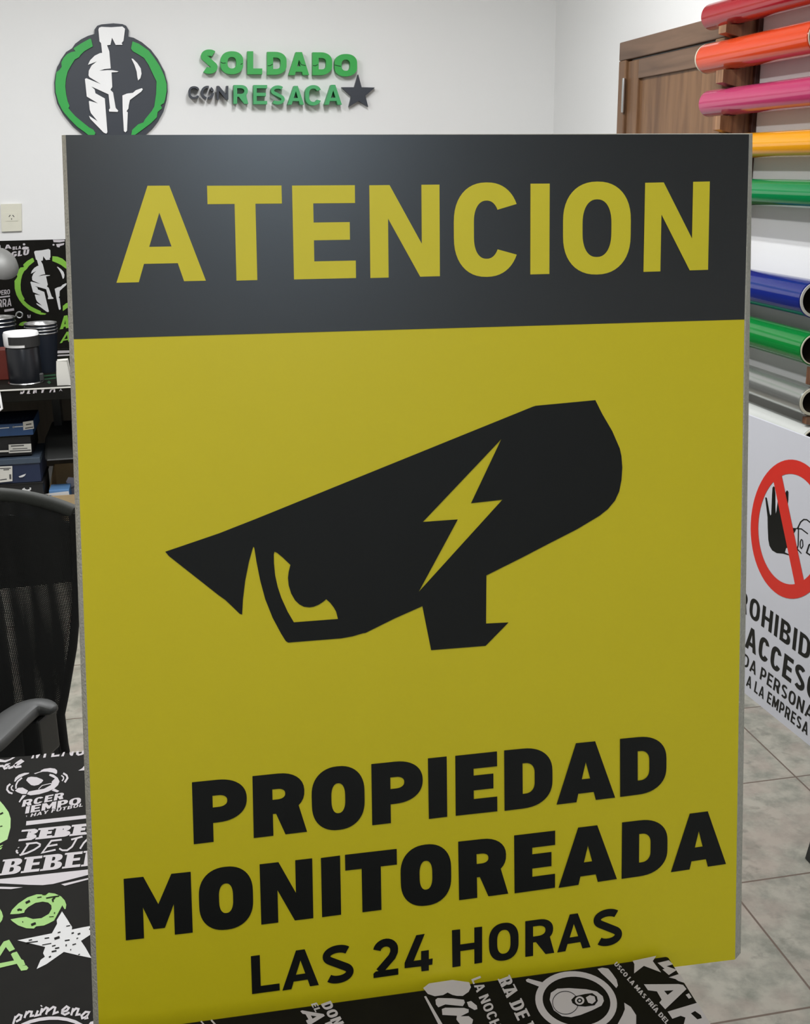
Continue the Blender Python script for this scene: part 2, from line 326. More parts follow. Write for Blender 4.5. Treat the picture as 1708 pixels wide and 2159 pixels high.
class Art:
    def __init__(s): s.shapes = []; s.raw = []
    def poly(s, *contours): s.shapes.append([list(c) for c in contours]); return s
    def stroke(s, pts, w, closed=False): s.raw.append(ribbon(pts, w, closed)); return s
    def quad_glyph(s, ch, TL, TR, BL, BR, tx, ty):         # capital filling a perspective box given by its corners
        (x0,y0),(x1,y1),(x2,y2),(x3,y3) = BL, BR, TR, TL
        dx1, dx2, dx3 = x1-x2, x3-x2, x0-x1+x2-x3; dy1, dy2, dy3 = y1-y2, y3-y2, y0-y1+y2-y3
        den = dx1*dy2-dx2*dy1; g = (dx3*dy2-dx2*dy3)/den; h = (dx1*dy3-dx3*dy1)/den
        a, b, c = x1-x0+g*x1, x3-x0+h*x3, x0; d, e, f = y1-y0+g*y1, y3-y0+h*y3, y0
        wpx = math.hypot(x1-x0, y1-y0); hpx = math.hypot(x3-x0, y3-y0); w = wpx/hpx
        def mp(p):
            u, v = p[0]/w, p[1]; k = g*u+h*v+1; return ((a*u+b*v+c)/k, (d*u+e*v+f)/k)
        for shp in glyph(ch, w, tx*w, ty): s.shapes.append([[mp(p) for p in c_] for c_ in shp])
        return s
    def text(s, txt, A, B, C, P, N, stem=.2, bar=.17, gap=.12, fn=None, space=.30, sub=None):
        """capitals along the line A-B (pixels of the baseline's ends), C = top of the line's start, all on plane P, N"""
        fn = fn or glyph
        a, b, c = hit(*A, P, N), hit(*B, P, N), hit(*C, P, N); x = 0; lay = []
        for ch in txt:
            if ch == ' ': x += space; continue
            w = CW.get(ch, .6) or stem; lay.append((ch, x, w)); x += w+gap
        x -= gap; xs = 0
        if sub: xs = lay[sub[0]][1]; x = lay[sub[1]][1]+lay[sub[1]][2]-xs
        for ch, x0, w in lay:
            x0 -= xs
            for shp in fn(ch, w, stem, bar):
                s.shapes.append([[proj(a+(b-a)*((x0+p[0])/x)+(c-a)*p[1]) for p in ct] for ct in shp])
        return s
    def emit(s, name, P, N, off, thk, m, parent=None, smooth=False):
        """P, N plane facing the camera side; top of the art lies off+thk above it"""
        v, f = [], []; Q = P+N*(off+thk)
        def add2(pts, k=0):
            n = len(v); v.extend(hit(x, y, Q+N*k, N) for x, y in pts); return n
        conts = []
        for si, shp in enumerate(s.shapes):
            shp = [[p for i, p in enumerate(c) if math.hypot(p[0]-c[i-1][0], p[1]-c[i-1][1]) > 1e-4] for c in shp]
            n = add2([p for c in shp for p in c], (si % 9)*2.5e-5 if thk == 0 else 0)
            for t in tessellate_polygon([[Vector((x, y, 0)) for x, y in c] for c in shp]): f.append(tuple(n+i for i in t))
            k = n
            for c in shp: conts.append(list(range(k, k+len(c)))); k += len(c)
        for si, (pv, pf) in enumerate(s.raw):
            n = add2(pv, (si % 9)*2.5e-5 if thk == 0 else 0); f.extend(tuple(n+i for i in q) for q in pf); h = len(pv)//2
            conts.append(list(range(n, n+h))+list(range(n+2*h-1, n+h-1, -1)))
        # orient faces along N
        f2 = []
        for q in f:
            nn = (v[q[1]]-v[q[0]]).cross(v[q[2]]-v[q[0]]); f2.append(q if nn.dot(N) >= 0 else tuple(reversed(q)))
        if thk > 0:
            n0 = len(v); v2 = v+[p-N*thk for p in v]
            f2 += [tuple(n0+i for i in reversed(q)) for q in f2]
            for c in conts:
                for i in range(len(c)):
                    j = (i+1) % len(c); f2.append((c[i], c[j], n0+c[j], n0+c[i]))
            v = v2
        return build(name, v, f2, m, parent, smooth)

# ------------------------------------------------------------------ palette
M_wall = mat('white_wall_paint', (227,227,226), .75, bump=.12, bscale=60, var=.015, scale=3)
M_ceil = mat('ceiling_paint', (228,228,224), .85)
M_black = mat('black_print', (15,16,14), .42, var=.1, spec=.32)
M_header = mat('black_vinyl', (6,8,10), .31, var=.08, spec=.9)
M_yellow = mat('yellow_vinyl', (220,202,22), .42, var=.02, scale=9, bump=.05, bscale=25)
M_yletter = mat('yellow_vinyl_letter', (222,206,38), .45, var=.02)
M_pvc = mat('raw_board_edge', (182,178,166), .85, var=.28, scale=320, bump=.7, bscale=420)
M_lime = mat('lime_print', (124,180,60), .45)
M_lime2 = mat('pale_lime_print', (152,198,112), .45)
M_white = mat('white_print', (190,184,188), .5, var=.03)
M_whiteb = mat('bright_white_print', (206,206,206), .5, var=.02)
M_top = mat('black_printed_laminate', (23,22,19), .62, var=.30, scale=30, spec=.07)
M_green = mat('green_acrylic', (40,160,66), .45)
M_green2 = mat('green_acrylic_raised', (62,160,96), .5)
M_navy = mat('charcoal_acrylic', (46,51,60), .45, var=.06)
M_helm = mat('white_acrylic', (240,240,240), .4, var=.01)
M_blackpl = mat('black_plastic', (24,25,24), .45)
M_grip = mat('grey_black_plastic', (52,53,52), .5)
M_rim = mat('ribbed_black_rim', (50,52,48), .7, var=.3, scale=500)
M_steel = mat('brushed_steel', (200,200,200), .28, metal=1.0, var=.05)
M_chrome = mat('aluminium', (190,190,188), .35, metal=1.0)
M_core = mat('cardboard_core', (206,200,180), .7)
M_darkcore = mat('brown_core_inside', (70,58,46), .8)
M_card = mat('carton_board', (170,148,112), .8, var=.1)
M_box_k = mat('black_card', (24,24,26), .5)
M_box_n = mat('navy_card', (26,38,66), .5, var=.08)
M_box_b = mat('blue_card', (40,72,116), .5)
M_box_d = mat('slate_card', (62,74,88), .5)
M_label = mat('label_paper', (205,203,196), .7)
M_print = mat('label_print', (70,70,70), .7)
M_ivory = mat('ivory_plastic', (214,212,196), .4)
M_red = mat('red_print', (200,42,30), .45)
M_panelw = mat('white_sign_panel', (192,193,200), .5, var=.01)
W_door = wood('door_wood', (98,68,45), (132,98,68), 'Z')
W_doorx = wood('door_wood_cross', (90,68,53), (118,92,73), 'Y')
W_rack = wood('rack_wood', (70,34,22), (150,112,80), 'Z', 1.6)
W_plain = wood('desk_side_wood', (60,54,44), (78,70,58), 'Z')

# ------------------------------------------------------------------ the room
p1 = hit(1571.6,1533.6,Vector(),Vector((0,0,1))); 
g1 = at_z(1636, 1637.5, 0); 
A0 = Vector((1.463, 2.318, 0))                       # a grout crossing, and the tile size read from the photograph
struct = lambda o: tag(o, kind='structure')
fl = MB().box((X_LEFT-.1, Y_REAR-.1, -.06), (X_RIGHT+.1, Y_BACK+.1, 0)).build('floor', None); struct(fl)
struct(MB().box((X_LEFT-.1, Y_REAR-.1, CEIL), (X_RIGHT+.1, Y_BACK+.1, CEIL+.08)).build('ceiling', M_ceil))
struct(MB().box((X_LEFT-.1, Y_BACK, 0), (X_RIGHT+.1, Y_BACK+.1, CEIL)).build('wall_back', M_wall))
struct(MB().box((X_RIGHT, Y_REAR, 0), (X_RIGHT+.1, Y_BACK, CEIL)).build('wall_right', M_wall))
struct(MB().box((X_LEFT-.1, Y_REAR, 0), (X_LEFT, Y_BACK, CEIL)).build('wall_left', M_wall))
struct(MB().box((X_LEFT-.1, Y_REAR-.1, 0), (X_RIGHT+.1, Y_REAR, CEIL)).build('wall_front', M_wall))
def line_x(a, b):                                     # grout crossings computed from traced grout lines
    (x1,y1),(x2,y2) = a; (x3,y3),(x4,y4) = b; d = (x1-x2)*(y3-y4)-(y1-y2)*(x3-x4)
    return (((x1*y2-y1*x2)*(x3-x4)-(x1-x2)*(x3*y4-y3*x4))/d, ((x1*y2-y1*x2)*(y3-y4)-(y1-y2)*(x3*y4-y3*x4))/d)
gA, gD = ((1571.6,1533.6),(1708,1666)), ((1565.5,1889),(1708,2064.7)); gB, gC, gE = ((1571.6,1646.5),(1708,1629.7)), ((1565.5,1863),(1708,1840)), ((1571,2159),(1708,2138))
qs = [at_z(*line_x(*k), 0) for k in ((gA,gB),(gA,gC),(gD,gC),(gD,gE))]
xA = (qs[0].x+qs[1].x)/2; xD = (qs[2].x+qs[3].x)/2; yC = (qs[1].y+qs[2].y)/2
TILE = ((xA-xD)+(qs[0].y-qs[3].y)/2)/2
fl.data.materials.append(floor_mat(xA-fl.location.x, yC-fl.location.y, TILE, 0.0))

# door in the right wall
def rect_x(mb, x0, x1, y0, y1, z0, z1): return mb.box((x0, y0, z0), (x1, y1, z1))
yd1 = at_x(1303, 180, X_RIGHT-.03).y; yd0 = yd1-.86; zd = at_x(1303.5, 91, X_RIGHT-.03).z
d = thing('door_1', None, None, (X_RIGHT, (yd0+yd1)/2, 0), kind='structure')
fr = MB(); fw = .065; X = X_RIGHT
fr.box((X-.03, yd1-fw, 0), (X-.001, yd1, zd-fw-.0005)); fr.box((X-.03, yd0, 0), (X-.001, yd0+fw, zd-fw-.0005)); 
fr.build('door_frame', W_door, d, bevel=.004)
MB().box((X-.03, yd0, zd-fw), (X-.001, yd1, zd)).build('door_frame_head', W_doorx, d, bevel=.004)
ly0, ly1, lz = yd0+fw+.006, yd1-fw-.006, zd-fw-.006
lf = MB(); st = .095
lf.box((X-.020, ly1-st, .01), (X-.002, ly1, lz)); lf.box((X-.020, ly0, .01), (X-.002, ly0+st, lz))
lf.box((X-.020, ly0+st, .01), (X-.002, ly1-st, .20))
lf.build('door_leaf', W_door, d, bevel=.003)
rl = at_x(1342, 166, X-.02).z
MB().box((X-.0205, ly0+st, rl), (X-.002, ly1-st, lz)).build('top_rail', W_doorx, d, bevel=.003)
MB().box((X-.008, ly0+st, .20), (X-.002, ly1-st, rl)).build('door_panel', W_door, d)
hz0, hz1 = at_x(1314, 237, X-.035).z, at_x(1315, 165, X-.035).z
MB().lathe([(.006,0),(.0065,.01),(.0065,hz1-hz0-.01),(.006,hz1-hz0)], (X-.034, yd1-fw-.002, hz0), n=14).build('hinge', M_steel, d, True)

# ------------------------------------------------------------------ ceiling fixtures (the room's light)
M_tube = emis('fluorescent_tube', (255,250,242), 6.0)
for i, (x, y, k) in enumerate(LAMPS):
    t = thing('ceiling_lamp', ['dim twin tube ceiling fixture above the camera','twin tube ceiling fixture in the left half of the room','twin tube ceiling fixture in the right half of the room','cool white twin tube ceiling fixture furthest behind the camera'][i], 'ceiling light', (x, y, CEIL-.09), 'twin tube ceiling fixtures')
    MB().box((x-.11, y-.62, CEIL-.05), (x+.11, y+.62, CEIL-.0005)).build('lamp_body', M_helm, t, bevel=.006)
    for dx in (-.06, .06):
        MB().lathe([(.013,0),(.013,1.16)], (x+dx, y-.58, CEIL-.072), (0,1,0), 12).build('tube', M_tube, t, True)
        ld = bpy.data.lights.new('tube_light', 'AREA'); ld.shape = 'RECTANGLE'; ld.size = .05; ld.size_y = 1.16; ld.energy = LAMP_W*k/2; ld.color = ((1.0, .95, .88), (.975, .985, 1.0), (.975, .985, 1.0), (.60, .80, 1.0))[i]
        lo = bpy.data.objects.new('tube_light', ld); COL.objects.link(lo); lo.parent = t; lo.location = (dx, 0, -.002)

# ------------------------------------------------------------------ the two printed tables
ZB, ZF = .73, .75
def at_zf(p): return at_z(p[0], p[1], ZF)
TA = R(-4.1); E1 = Vector((math.cos(TA), math.sin(TA), 0)); E2 = (at_z(1408,2013,.75)-at_z(1499,2157,.75)).normalized()
kc = at_z(1408, 2012.5, ZF); E1 = (kc-at_z(400, 2152, ZF)).normalized()                               # back right corner of the near table
seam = kc+E2*.004
def table(name, label, corner, wid, dep, z, far, skew=None):       # corner = right end of the seam; far=True goes away from camera
    s_ = 1 if far else -1
    c0 = Vector((corner.x, corner.y, 0)); mid = c0-E1*(wid/2)+E2*(s_*dep/2)
    t = thing(name, label, 'table', (mid.x, mid.y, 0))
    if far:                                             # far edge as traced, near edge along the seam
        f0_, f1_ = at_z(0,1597,z), at_z(180,1583.5,z); fd = (f1_-f0_).normalized()
        n0_, n1_ = c0-E1*wid, c0; b0_, b1_ = f0_-fd*1.05, f0_+fd*((c0-f0_).dot(fd)+.04)
        lo_ = [Vector((p.x, p.y, z-.025)) for p in (n0_, n1_, b1_, b0_)]
        top = MB().hexa(lo_+[p+Vector((0,0,.025)) for p in lo_]).build('tabletop', M_top, t, bevel=.002)
    else:
        top = MB().obox(mid+Vector((0,0,z-.025)), E1*(wid/2), E2*(dep/2), (0,0,.025)).build('tabletop', M_top, t, bevel=.003)
    for sx in (-1, 1):
        for sy in (-1, 1):
            c = mid+E1*(sx*(wid/2-.10))+E2*(sy*(dep/2-.08))
            MB().obox(c, E1*.02, E2*.02, (0,0,z-.0255)).build('leg', M_blackpl, t)
    ap = MB().obox(mid-E2*(s_*0)+Vector((0,0,z-.085)), E1*(wid/2-.10), E2*.012, (0,0,.0595)).build('crossbar', M_blackpl, t)
    return t, top
EB = (at_z(180,1583.5,ZB)-at_z(0,1597,ZB)).normalized(); dep_b = .60
near_t, near_top = table('printed_table', 'near table with black and white printed top in front of the yellow sign', seam-E2*.005, 1.5, .62, ZF, False)
far_c = seam+E2*.004-E1*.03
far_t, far_top = table('printed_table', 'printed table carrying the yellow sign, green ring and white star on its top', far_c, 1.5, dep_b-.002, ZB, True)
UPZ = Vector((0,0,1))
PB, PF = Vector((0,0,ZB)), Vector((0,0,ZF))
INK = .00035
def on_far(a, name, m, k=1): return a.emit(name, PB, UPZ, INK*k, 0, m, far_top)
def on_near(a, name, m, k=1): return a.emit(name, PF, UPZ, INK*k, 0, m, near_top)
c7 = Crop(0, 1560, 7.764); c8 = Crop(0, 1740, 7.764); c9 = Crop(0, 1940, 7.764)
a = Art()
for p in ([(508,305),(535,252),(560,250),(548,300)], [(590,300),(588,250),(660,232),(640,264),(615,298)], [(705,292),(722,228),(760,224),(745,288)],
          [(835,282),(850,222),(890,216),(885,252),(975,237),(970,267)], [(1000,270),(1035,202),(1065,198),(1042,267)],
          [(1140,192),(1140,237),(1160,260),(1190,257),(1215,187),(1178,190),(1162,218)],
          [(1250,184),(1245,237),(1280,260),(1340,247),(1400,215),(1400,172),(1350,175),(1335,217),(1300,230),(1285,217),(1295,180)],
          [(-60,320),(0,362),(90,367),(190,322),(250,284),(205,286),(150,317),(80,332),(0,315)],
          [(1280,503),(1345,465),(1400,395),(1400,497),(1345,500)]): a.poly(c7(*p))
for p in ([(-40,432),(45,425),(60,440)], [(165,395),(105,405),(60,445),(75,470),(120,455),(155,405),(138,452),(150,462),(215,440)], [(240,415),(300,400),(372,350),(345,332),(275,378),(232,425),(262,447),(350,432)]):
    a.stroke(c7(*p), 4.2)
on_far(a, 'cut_lettering', M_white); a = Art()
# ringing football
a.poly(c7((232,680),(250,620),(310,570),(400,540),(480,537),(470,555),(400,580),(330,615),(280,650),(250,685)))
a.poly(c7((555,548),(665,515),(670,500),(720,475),(820,460),(900,470),(935,500),(935,540),(920,560),(860,535),(780,520),(700,520),(640,535),(575,560)))
a.poly(c7((428,660),(455,615),(510,602),(600,610),(690,645),(708,665),(680,700),(630,735),(560,750),(510,740),(465,700)))
a.poly(c7((815,555),(880,570),(945,620),(975,680),(950,740),(890,795),(790,845),(640,890),(500,908),(440,890),(470,845),(620,815),(720,800),(840,735),(850,680),(900,630),(805,585)),
       )
a.poly(c7((245,830),(300,785),(370,780),(460,830),(430,885),(360,885),(280,855)))
a.stroke(c7((360,620),(290,680),(262,740),(262,800)), 3.2)
a.stroke(c7((630,805),(690,745),(830,712),(850,735)), 1.6)
a.poly(c7((845,828),(885,795),(970,835),(935,860))); a.poly(c7((305,1015),(370,905),(430,905),(350,985),(325,1025)))
for p, w in (([(170,720),(125,760),(115,815),(150,860),(205,878)], 3.8), ([(210,745),(185,775),(190,810),(225,832)], 2.6), ([(1035,545),(1090,580),(1105,625),(1060,695)], 4.0), ([(1005,580),(1040,610),(1040,640),(1015,672)], 2.6)): a.stroke(c7(*p), w)
on_far(a, 'football_print', M_white); a = Art()
a.text('RCER', *c7((355,1098),(1035,965),(385,985)), PB, UPZ, .22, .20, .10)
a.text('IEMPO', *c7((410,1208),(1318,1048),(432,1090)), PB, UPZ, .22, .20, .08)
a.text('HAY FUTBOL', *c7((495,1262),(1350,1088),(516,1205)), PB, UPZ, .20, .18, .14)
a.poly(c7((425,1240),(445,1240),(432,1265)))
on_far(a, 'football_lettering', M_white); a = Art()
a.poly(c7((432,1330),(1460,1224),(1460,1280),(425,1400)))
a.text('3EBEB', *c8((345,258),(1690,122),(405,72)), PB, UPZ, .32, .25, .10, fn=slab)
a.text('BEBER', *c8((15,820),(1665,640),(92,560)), PB, UPZ, .25, .17, .12, fn=slab)
on_far(a, 'slab_lettering', M_white); a = Art()
for p in ([(320,490),(440,455),(560,400),(650,340),(655,310),(600,285),(425,305)], [(345,485),(470,300)], [(1010,235),(840,255),(690,450),(910,400)], [(770,345),(940,315)],
          [(1165,235),(1350,185)], [(1260,210),(1180,350),(1100,410),(1020,410),(970,380)], [(1310,385),(1370,290),(1460,200)], [(265,440),(300,455)], [(300,360),(305,370)], [(285,405),(262,435)]):
    a.stroke(c8(*p), 3.7)
on_far(a, 'handwritten_lettering', M_white); a = Art()
a.poly(c8((-120,895),(0,880),(1470,720),(1470,805),(870,960),(700,980),(470,975),(0,950),(-120,935)))
a.poly(c8((1000,965),(1475,855),(1475,880),(1060,990))); a.poly(c8((-120,1000),(0,1005),(375,1015),(180,1045),(0,1040),(-120,1035)))
on_far(a, 'banner_print', M_white); a = Art()
for p in ([(255,1570),(215,1700)], [(245,1605),(310,1545),(352,1560),(332,1625),(262,1662)], [(440,1490),(400,1602)], [(420,1550),(475,1495),(520,1500),(503,1570),(560,1560)], [(622,1480),(585,1565),(645,1550)],
          [(685,1398),(672,1412)], [(690,1440),(655,1560)], [(675,1510),(755,1430),(785,1445),(752,1545)], [(775,1495),(872,1420),(905,1432),(878,1530),(960,1500)], [(1010,1505),(1095,1482),(1128,1435),(1090,1412),(1022,1470),(1015,1525),(1062,1548),(1140,1510)],
          [(1200,1440),(1165,1560)], [(1185,1500),(1245,1445),(1285,1455),(1252,1550),(1320,1540)], [(1470,1508),(1400,1502),(1335,1565),(1345,1605),(1400,1588),(1465,1515),(1405,1608),(1445,1598)]):
    a.stroke(c9(*p), 4.4)
a.stroke(c9((250,1800),(370,1715),(500,1660),(640,1625),(800,1605),(950,1605),(1100,1625),(1230,1665),(1350,1730),(1430,1800)), 7)
a.poly(c9((1440,1720),(1480,1665),(1600,1635),(1600,1720)))
on_far(a, 'script_lettering', M_white)
b = Art()
b.poly(c8((165,1455),(200,1380),(300,1280),(450,1180),(600,1130),(690,1132),(710,1140),(760,1130),(800,1105),(900,1118),(945,1140),(1000,1165),(1060,1230),(1085,1300),(1075,1370),(1055,1372),(1020,1310),(950,1440),(885,1560),(800,1605),(720,1640),(590,1655),(555,1690),(430,1685),(300,1640),(200,1570),(172,1540),(300,1515),(430,1500),(540,1535),(680,1520),(800,1450),(845,1370),(840,1310),(790,1265),(700,1250),(580,1270),(460,1340),(410,1390),(395,1432),(300,1450),(205,1455)))
on_far(b, 'green_ring_letter', M_lime); b = Art()
b.poly(c8((-200,1360),(-60,1340),(0,1370),(30,1420),(50,1490),(35,1550),(0,1600),(-100,1660)))
b.poly(c9((-200,720),(0,440),(60,350),(150,320),(245,475),(155,517),(95,440),(0,590),(-120,760)))
b.poly(c9((178,560),(205,535),(275,515),(350,640),(385,655),(415,732),(360,745),(430,740),(465,780),(440,815),(345,828),(275,715),(0,780),(-90,795),(-60,715),(0,705),(230,660)))
b.poly(c8((-60,330),(0,335),(50,318),(45,330),(0,360),(-60,370))); b.poly(c8((-60,380),(0,370),(40,355),(20,390),(0,400),(-60,410)))
on_far(b, 'green_print', M_lime)
b = Art().poly([(-90,1700),(-60,1672),(-25,1676),(0,1688.8),(8,1698),(18,1712),(22.5,1726),(22,1745),(15.5,1769.6),(0,1778),(-40,1790),(-80,1770)])
on_far(b, 'pale_green_print', M_lime2)
s_ = Art().poly(c9((1015,-143),(1110,0),(1145,60),(1180,110),(1175,155),(1340,120),(1510,90),(1515,215),(1325,340),(1400,450),(1495,620),(1300,580),(1045,520),(760,720),(600,800),(665,650),(735,600),(705,540),(740,440),(620,410),(285,330),(850,215),(935,60),(928,0)))
on_far(s_, 'white_star', M_whiteb)
k_ = Art()
for p, w in (([(470,330),(525,318)],2), ([(430,370),(620,345)],1.8), ([(730,297),(805,285)],2), ([(890,305),(975,275)],4.6), ([(945,205),(990,190)],2), ([(1085,98),(1150,85)],1.6), ([(1170,215),(1210,203)],2.4), ([(1270,230),(1315,213)],2.6), ([(1250,300),(1280,288)],1.6), ([(1060,335),(1140,322)],2.4), ([(690,405),(840,378)],1.6), ([(850,425),(910,410)],2), ([(900,462),(970,448)],2.6), ([(845,515),(925,498)],2.8), ([(1185,402),(1245,385)],2), ([(1080,425),(1085,395)],2.4), ([(1150,488),(1165,475)],2), ([(800,605),(835,588)],2.6), ([(1280,565),(1310,555)],1.6), ([(1460,150),(1500,130)],2.6)): k_.stroke(c9(*p), w)
for p, w in (([(420,1270),(490,1235)],4.5), ([(285,1390),(315,1375),(360,1385)],3.6), ([(610,1182),(680,1170)],1.6), ([(755,1190),(850,1172),(970,1155)],2.2), ([(870,1250),(860,1215),(900,1175)],3.4), ([(690,1128),(740,1130),(770,1105)],2.2), ([(885,1440),(900,1425)],2), ([(805,1497),(880,1492)],1.2), ([(365,1585),(378,1575)],2.2), ([(510,1630),(585,1600)],4.6)): k_.stroke(c8(*p), w)
for p, w in (([(0,1215),(50,1190)],3), ([(0,1415),(40,1408)],1.6)): k_.stroke(c7(*p), w)
on_far(k_, 'print_scratches', M_top, 2)
# near table print
d1 = Crop(880, 1980, 4.067); d2 = Crop(1280, 1980, 3.99); d3 = Crop(380, 2020, 4.067)
a = Art()
a.poly(d1((50,420),(90,470),(150,490),(220,480),(260,458),(300,478),(340,487),(390,487),(440,452),(460,412),(445,370),(300,350),(100,380)))
a.poly(d1((155,520),(175,505),(300,508),(400,520),(408,545),(390,575),(240,560),(180,585),(160,560)))
a.poly(d1((425,540),(460,530),(510,570),(515,600),(490,608),(440,580)))
a.poly(d1((210,600),(240,588),(400,590),(440,602),(440,628),(370,662),(440,660),(478,690),(470,725),(430,745),(370,735),(335,690),(340,657),(215,650)))
a.poly(d1((58,492),(75,488),(240,770),(200,770)))
on_near(a, 'brush_lettering', M_white); a = Art()
a.text('LA NOCHE', *d1((462,345),(668,840),(540,315)), PF, UPZ, .20, .17, .12)
a.text('RA DE BE', *d1((692,352),(960,905),(795,312)), PF, UPZ, .24, .16, .14, fn=slab)
a.text('USCO LA MAS FRÍA DEL', *d2((56,212),(500,722),(84,188)), PF, UPZ, .22, .18, .12)
el = lambda cx, cy, rx, ry, rot=0, n=48, a0=0, a1=360: [(cx+rx*math.cos(R(t))*math.cos(R(rot))-ry*math.sin(R(t))*math.sin(R(rot)), cy+rx*math.cos(R(t))*math.sin(R(rot))+ry*math.sin(R(t))*math.cos(R(rot))) for t in [a0+(a1-a0)*i/n for i in range(n if a1-a0 == 360 else n+1)]]
on_near(a, 'small_lettering', M_white); a = Art()
a.poly(d1(*el(1362,535,352,258,8)), d1(*el(1365,532,292,208,8)))
a.poly(d1((930,350),(950,338),(1080,372),(1045,408),(938,366)))
a.poly(d2((-80,250),(-40,240),(10,248),(45,290),(80,340),(92,390),(78,412),(40,370),(0,330),(-50,285)))
a.poly(d2((145,535),(200,570),(245,640),(245,780),(90,780),(90,714),(130,640),(150,590)))
tab = d1((1135,520),(1145,460),(1200,425),(1300,420),(1450,430),(1540,450),(1590,490),(1600,530),(1580,570),(1500,610),(1400,650),(1320,670),(1240,660),(1170,610))
a.poly(tab)
on_near(a, 'ringing_can_print', M_white); a = Art()
a.poly(d2((215,183),(415,140),(385,185),(455,280),(310,225),(228,288),(230,210)))
a.poly(d2((425,200),(520,178),(555,212),(500,228),(590,258),(520,302),(465,255),(485,250)))
a.poly(d2((520,322),(610,292),(640,335),(655,370),(600,352),(575,335)))
a.poly(d2((310,380),(600,378),(640,385),(668,420),(490,590),(440,535),(460,510),(420,440),(345,430)), d2((480,435),(560,430),(510,470)))
a.poly(d2((662,468),(690,455),(712,490),(688,502)))
a.poly(d2((510,610),(760,535),(870,714),(900,780),(630,780),(660,660),(620,645),(550,670)), d2((705,625),(740,605),(790,640),(798,665),(760,675)))
a.text('DON', *d3((1205,395),(1320,590),(1290,365)), PF, UPZ, .24, .20, .10)
a.text('EL', *d3((1120,395),(1160,465),(1170,380)), PF, UPZ, .22, .18, .12)
a.poly(d3((1030,455),(1045,448),(1230,480),(1240,495),(1110,575),(1090,560),(1078,535),(1100,525),(1075,482),(1050,478)), d3((1120,492),(1170,500),(1135,520)))
a.poly(d3((1240,560),(1290,540),(1340,600),(1250,620)))
a.stroke(d3((178,540),(215,585)), 3); a.stroke(d3((265,530),(310,580)), 3.6)
on_near(a, 'white_lettering', M_white)
k_ = Art()
k_.stroke(d1(*el(1270,545,110,98,5)), 1.3, True)
k_.poly(d1((1320,520),(1350,490),(1440,470),(1500,463),(1540,492),(1548,530),(1520,567),(1440,578),(1370,572),(1330,548)))
on_near(k_, 'can_tab_print', M_top, 2)
a = Art().poly(d1((1445,500),(1480,480),(1520,492),(1530,530),(1500,556),(1465,545))).poly(d1(*el(1392,527,40,36)), d1(*el(1392,527,24,21))).poly(d1(*el(1392,527,11,10)))
on_near(a, 'can_tab_white_print', M_white, 3)  # white ring, dot and opening printed on the can tab

# ------------------------------------------------------------------ the yellow sign
BL, BR = at_z(209.5, 2189, ZB), at_z(1550, 2023, ZB)
hd = (BR-BL).normalized(); lean = R(11.5); bk = Vector((-hd.y, hd.x, 0)); vd = UPZ*math.cos(lean)+bk*math.sin(lean)
SN = -(hd.cross(vd)); SN = SN if SN.y < 0 else -SN; SP = BL
Sh = lambda x, y, o=0: hit(x, y, SP+SN*o, SN)
sg = thing('warning_sign', 'large yellow and black warning sign with a surveillance camera symbol standing on the printed table', 'sign', ((BL+BR)/2))
front = [(209.5,2189),(1550,2023),(1579.5,283),(138.5,284.5)]
rear = [(199,2189.5),(1561,2021),(1587,281),(130,285)]
fv = [Sh(*p) for p in front]
rv = [Sh(*p, -.0095) for p in rear]
rv[0] = rv[0]+UPZ*max(0, ZB-rv[0].z); rv[1] = rv[1]+UPZ*max(0, ZB-rv[1].z)
recalc(build('board', fv+rv, [(0,1,2,3), (7,6,5,4), (0,4,5,1), (1,5,6,2), (2,6,7,3), (3,7,4,0)], M_pvc, sg))
Art().poly([(209.5,2189),(1550,2023),(1569.6,673),(155.5,714.5)]).emit('yellow_face', SP, SN, .0003, 0, M_yellow, sg)
hdr = Art().poly([(138.5,284.5),(1579.5,283),(1569.6,673.5),(155.5,715)]).emit('black_header', SP, SN, .0006, 0, M_header, sg)
q1 = Crop(230, 360, 4.27); 
a = Art()
for g in (('A',(238.5,392),(428,391),(245.5,596.2),(434.2,591.8),.247,.185), ('T',(436.6,391.6),(593.5,391),(441.5,593.2),(598.5,589),.28,.193), ('E',(615.8,391.2),(748.2,390.4),(620,589.2),(750.7,586.2),.33,.19),
          ('N',(778.7,390.6),(926.7,389.2),(781,586.2),(927.6,582.3),.26,.19), ('C',(956.5,385.2),(1094.5,384),(957.5,585),(1095,582.5),.306,.192), ('I',(1118.6,387.3),(1159.2,387),(1118.2,578.6),(1158.4,577.6),1,.19),
          ('O',(1187.5,383.4),(1331,382.2),(1187,580),(1329,577.6),.287,.19), ('N',(1360.4,385.4),(1496.8,382.6),(1356.8,573.3),(1493,568.8),.26,.19)):
    a.quad_glyph(*g)
a.emit('heading_lettering', SP, SN, .0009, 0, M_yletter, sg)
cc = Crop(330, 820, 1.691); cz = Crop(330, 1100, 3.796); cb = Crop(860, 900, 4.317)
outl = cz((70,240),(500,93)) + cc((350,465),(1340,64),(1352,60),(1565,40),(1590,90),(1625,150),(1652,212),(1658,240),(1661,280),(1658,325),(1650,365),(1635,398),(1610,428),(1580,452),(1500,500),(1400,551),(1300,603)) + cb((715,1352),(712,1790),(917,1780),(708,1993),(212,2032),(132,1632)) \
    + cc((850,818),(745,870)) + cz((1650,893),(1570,917),(1480,933),(1055,967),(1035,955),(1000,900),(930,770),(870,620),(830,470),(800,320),(782,205),(774,200),(740,320),(710,470),(692,620),(685,742),(668,738),(600,672),(550,625),(500,590),(100,275))
